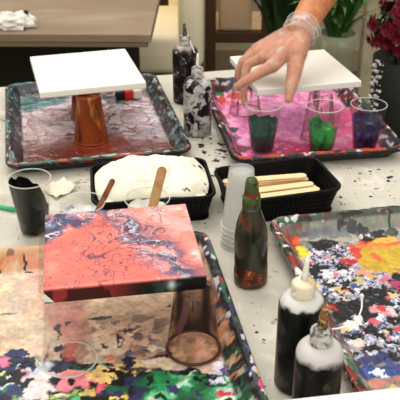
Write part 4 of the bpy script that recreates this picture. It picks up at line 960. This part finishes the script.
M['petal'] = mat('crimson_petal', (122, 18, 40), .5, [((168, 44, 66), 30, .5, .65), ((80, 10, 28), 24, .55, .65)])
M['paper_glint'] = mat('white_paper_glint', (226, 222, 214), .7)  # white of the crumpled paper and of the beads modelled as glints

e0 = at(-40, 27.5); e1 = at(150, 36); ab = math.atan2((e1-e0).y, (e1-e0).x); Lb = 1.2
ab = math.radians(-.8); e1 = at(151, 34.5)
bt2 = thing('wooden_table', 'weathered beige wooden table standing behind the work table, top left', 'table', (e1.x, e1.y, 0), ab)
obj('table_top', box((-Lb/2, .40, -.012), (Lb, .80, .024), .003), M['bench'], bt2, False)
obj('apron', box((-Lb/2, .014, -.031), (Lb-.02, .022, .014), .002), M['bench_edge'], bt2, False)
lx = (at(103, 40, -.03)-e1); lx = Vector((lx.x*math.cos(-ab)-lx.y*math.sin(-ab), 0))[0]
for x in (lx, -Lb+.06):
    for y in (.05, .74): obj('leg', box((x, y, (FZ-.024)/2), (.026, .026, -FZ-.024), .002), M['black'], bt2, False)
obj('stretcher', box(((lx-.02)/2, .74, -.10), (-lx-.02+.06, .02, .03), .002), M['brown_wood'], bt2, False)
pw = -lx-.02
obj('shade_panel', box((-Lb/2+(-.10)/2, .70, -.39), (Lb-.10, .02, .70), .003), mat('under_table_shade', (46, 42, 30), .7), bt2, False)  # dark board added to stand in for the shade under this table
# crumpled paper and a little dark bottle on it
def crumple():
    bm = bmesh.new(); bmesh.ops.create_icosphere(bm, subdivisions=3, radius=.04)
    from mathutils import noise as mn
    for v in bm.verts:
        d = v.co.normalized(); k = 1+.55*mn.noise(d*2.3)+.3*mn.noise(d*6); v.co = Vector((d.x*.058*k, d.y*.034*k, max(d.z*.030*k, -.012)))
    o = obj('crumpled_paper', bm, M['paper_glint'], None, False); w = at(13, 23, .012); o.location = (w.x, w.y, .0125); return tag(o, 'crumpled white paper on the wooden table at top left', 'paper')
crumple()
w = at(27.5, 26, 0); o = thing('small_bottle', 'small dark bottle beside the crumpled paper on the wooden table', 'bottle', (w.x, w.y, .0005))
obj('body', lathe([(0, 0), (.010, 0), (.011, .003), (.011, .022), (.006, .030), (.005, .034), (0, .034)], 20), M['black'], o); obj('cap', lathe([(.0065, .033), (.0065, .043), (0, .044)], 16), M['dark_pot'], o)

# cream armchair behind the wooden table
ch = thing('armchair', 'cream upholstered armchair behind the wooden table', 'chair', (-.225, 3.22, FZ))
obj('seat', box((0, 0, .40), (.40, .5, .16), .03, 0, 3), M['cream_fab'], ch); obj('backrest', box((0, .27, .68), (.40, .12, .62), .04, 0, 3), M['cream_fab'], ch)
for s in (-1, 1):
    obj('armrest', box((s*.19, 0, .52), (.10, .52, .34), .03, 0, 3), M['cream_fab'], ch)
    for y in (-.2, .24): obj('leg', box((s*.18, y, .165), (.04, .04, .33), .004), M['brown_wood'], ch, False)
# brown framed chair with a tan cushion, turned away
c2 = thing('wooden_chair', 'brown wooden chair with tan cushioned back against the wall', 'chair', (.165, 3.45, FZ))
for s in (-1, 1):
    obj('back_post', box((s*.12, -.17, .55), (.045, .045, 1.10), .006), M['brown_wood'], c2, False); obj('leg', box((s*.12, .17, .18), (.04, .04, .36), .006), M['brown_wood'], c2, False)
obj('back_cushion', box((-.015, -.165, .72), (.14, .06, .62), .02, 0, 3), M['tan_fab'], c2); obj('back_rail', box((0, -.17, .385), (.24, .04, .05), .006), M['brown_wood'], c2, False)
obj('seat', box((0, .03, .37), (.28, .34, .05), .012), M['tan_fab'], c2)
# post
w = aty(365, 90, 3.2); o = obj('wooden_post', box((0, 0, .75), (.075, .075, 1.5), .006), M['post'], None, False); o.location = (w.x, 3.2, FZ); tag(o, 'tan square post left of the crimson flowers', 'post')
# leafy plants
def plant(name, label, base, pot_r, pot_h, potm, leafm, n, spread, length, wid, seed, lift=.2):
    rnd = random.Random(seed); t = thing(name, label, 'plant', base)
    obj('pot', lathe([(0, 0), (pot_r*.7, 0), (pot_r*.95, pot_h*.5), (pot_r, pot_h*.9), (pot_r*1.08, pot_h), (pot_r*.95, pot_h), (pot_r*.9, pot_h*.9), (0, pot_h*.9)], 32), potm, t)
    bm = bmesh.new()
    for i in range(n):
        a = rnd.uniform(0, 2*PI); L = length*rnd.uniform(.5, 1.1); sp = spread*rnd.uniform(.3, 1); w_ = wid*rnd.uniform(.6, 1.2); prev = None
        nrm = Vector((-math.sin(a), math.cos(a), 0))
        for k in range(9):
            s = k/8; r = pot_r*.3*rnd.uniform(.9, 1)+sp*s**1.3; z = pot_h*.9+L*(s*1.35-.55*s*s*(1+.6*math.sin(i)))
            c_ = Vector((r*math.cos(a), r*math.sin(a), z)); ww = w_*math.sin(PI*min(.08+s*.92, 1))**.7
            cur = (bm.verts.new(c_-nrm*ww), bm.verts.new(c_+Vector((0, 0, -.25*ww))), bm.verts.new(c_+nrm*ww))
            if prev: bm.faces.new((prev[0], prev[1], cur[1], cur[0])); bm.faces.new((prev[1], prev[2], cur[2], cur[1]))
            prev = cur
    o = obj('foliage', bm, leafm, t); o['kind'] = 'stuff'; return t
w = aty(336, 55, 2.55); plant('potted_plant', 'green arching leafy plant in a pale tall pot, right of the forearm', (w.x, 2.55, FZ), .06, .62, M['pale_pot'], M['leaf'], 130, .16, .42, .010, 4)
w = aty(282, 60, 3.0); plant('potted_bush', 'dark green bushy plant in a dark pot, behind the gloved wrist', (w.x, 3.0, FZ), .08, .36, M['dark_pot'], M['leaf_dark'], 170, .17, .75, .018, 6)
# crimson flowers in a dark wrapped pot at the right end of the table
w = aty(404, 57, 1.98); pr = .078
fl = thing('flower_pot', 'crimson flowers in a tall dark planter beyond the right end of the table', 'plant', (w.x, w.y, FZ))
PH = w.z-FZ
obj('pot', lathe([(0, 0), (pr*.78, 0), (pr*.80, .01), (pr*.92, PH*.6), (pr*1.03, PH), (pr*1.0, PH+.002), (pr*.9, PH-.012), (0, PH-.014)], 40), M['dark_pot'], fl)
rnd = random.Random(5)
def bloom():
    bm = bmesh.new()
    for ring, (n, r, z, tl) in enumerate(((9, .017, 0, .2), (7, .012, .005, .7), (5, .006, .009, 1.1))):
        for i in range(n):
            a = 2*PI*i/n+ring*.4; c0 = Vector((math.cos(a), math.sin(a), 0)); s = Vector((-math.sin(a), math.cos(a), 0)); up = Vector((0, 0, 1))
            b = bm.verts.new(c0*.002+up*z); l = bm.verts.new(c0*r*.6+s*r*.4+up*(z+r*.6*tl)); m_ = bm.verts.new(c0*r+up*(z+r*tl)); q = bm.verts.new(c0*r*.6-s*r*.4+up*(z+r*.6*tl))
            bm.faces.new((b, l, m_, q))
    return bm
fb = None
for i in range(95):
    u = rnd.uniform(-.35, 1); a = rnd.uniform(0, 2*PI); s = math.sqrt(max(0, 1-u*u)); d = Vector((s*math.cos(a), s*math.sin(a), u))
    if fb is None: fb = obj('flower', bloom(), M['petal'], fl, False); o = fb
    else: o = fb.copy(); COL.objects.link(o); o.parent = fl
    o.location = Vector((d.x*.088, d.y*.088, PH+.075+d.z*.095)); o.rotation_euler = d.to_track_quat('Z', 'Y').to_euler(); o.scale = (rnd.uniform(.9, 1.3),)*3
bm = bmesh.new()
for i in range(160):
    u = rnd.uniform(-.6, 1); a = rnd.uniform(0, 2*PI); s = math.sqrt(max(0, 1-u*u)); d = Vector((s*math.cos(a), s*math.sin(a), u)); p_ = Vector((d.x*.074, d.y*.074, PH+.07+d.z*.08))
    x = d.orthogonal().normalized(); y = d.cross(x); x, y = x*math.cos(i)+y*math.sin(i), y*math.cos(i)-x*math.sin(i)
    vs = [bm.verts.new(p_), bm.verts.new(p_+x*.018+y*.009+d*.006), bm.verts.new(p_+x*.036+d*.004), bm.verts.new(p_+x*.018-y*.009+d*.006)]; bm.faces.new(vs)
for i in range(14):
    a = i*2.4; tube(bm, [(.02*math.cos(a), .02*math.sin(a), PH-.016), (.045*math.cos(a), .045*math.sin(a), PH+.04), (.06*math.cos(a), .06*math.sin(a), PH+.08)], .002, 6)
o = obj('foliage', bm, M['leaf_dark'], fl, False); o['kind'] = 'stuff'
bm = bmesh.new()                                               # white beads standing in for glints down the left of the pot
for i in range(26):
    s = i/25; z = PH-.14*s; rr = pr*(1.03-.06*s)+.003; a = PI+.35-.1*s+.22*math.sin(i*1.9)
    for k in range(2):
        c_ = Vector((rr*math.cos(a+k*.12), rr*math.sin(a+k*.12), z)); bmesh.ops.create_icosphere(bm, subdivisions=1, radius=.0034+.002*math.sin(i*2.7+k), matrix=Matrix.Translation(c_))
o = obj('wrap_glints', bm, M['paper_glint'], fl); o['label'] = 'white beads standing in for glints on the pot wrap'

# ------------------------------------------------------------------ light, camera
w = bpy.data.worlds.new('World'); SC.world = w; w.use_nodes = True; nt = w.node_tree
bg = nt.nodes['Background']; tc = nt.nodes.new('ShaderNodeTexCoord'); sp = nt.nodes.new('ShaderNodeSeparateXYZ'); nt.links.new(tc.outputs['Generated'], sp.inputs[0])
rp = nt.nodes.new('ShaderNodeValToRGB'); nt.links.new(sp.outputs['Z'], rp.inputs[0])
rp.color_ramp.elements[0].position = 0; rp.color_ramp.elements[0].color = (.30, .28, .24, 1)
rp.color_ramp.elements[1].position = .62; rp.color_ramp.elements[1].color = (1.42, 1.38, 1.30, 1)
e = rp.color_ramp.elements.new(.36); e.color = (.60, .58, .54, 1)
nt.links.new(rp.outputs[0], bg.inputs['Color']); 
ma = nt.nodes.new('ShaderNodeMapRange'); ma.inputs['From Min'].default_value = .2; ma.inputs['From Max'].default_value = -.9; ma.inputs['To Min'].default_value = .66; ma.inputs['To Max'].default_value = 2.0  # sky boost added behind the camera to brighten front faces
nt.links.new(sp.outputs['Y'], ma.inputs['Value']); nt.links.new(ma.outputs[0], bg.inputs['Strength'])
sl = bpy.data.lights.new('sun', 'SUN'); sl.energy = 1.9; sl.angle = math.radians(40); sl.color = (1, .96, .90)
so = bpy.data.objects.new('sun', sl); COL.objects.link(so); so.rotation_euler = Vector((.25, -.6, -1)).to_track_quat('-Z', 'Y').to_euler(); so.location = (-1, 2, 3)
cam = bpy.data.cameras.new('camera'); co = bpy.data.objects.new('camera', cam); COL.objects.link(co)
co.location = (0, 0, H); co.rotation_euler = (PI/2-PITCH, 0, 0); cam.sensor_width = 36; cam.lens = F/400*36; cam.clip_start = .02
cam.dof.use_dof = True; cam.dof.focus_distance = 1.06; cam.dof.aperture_fstop = 18
SC.camera = co
vs = SC.view_settings; vs.view_transform = 'Standard'; vs.look = 'None'; vs.gamma = 1; vs.exposure = -.16; vs.use_curve_mapping = False
SC.cycles.use_denoising = True
SC.cycles.transparent_max_bounces = 24; SC.cycles.max_bounces = 8
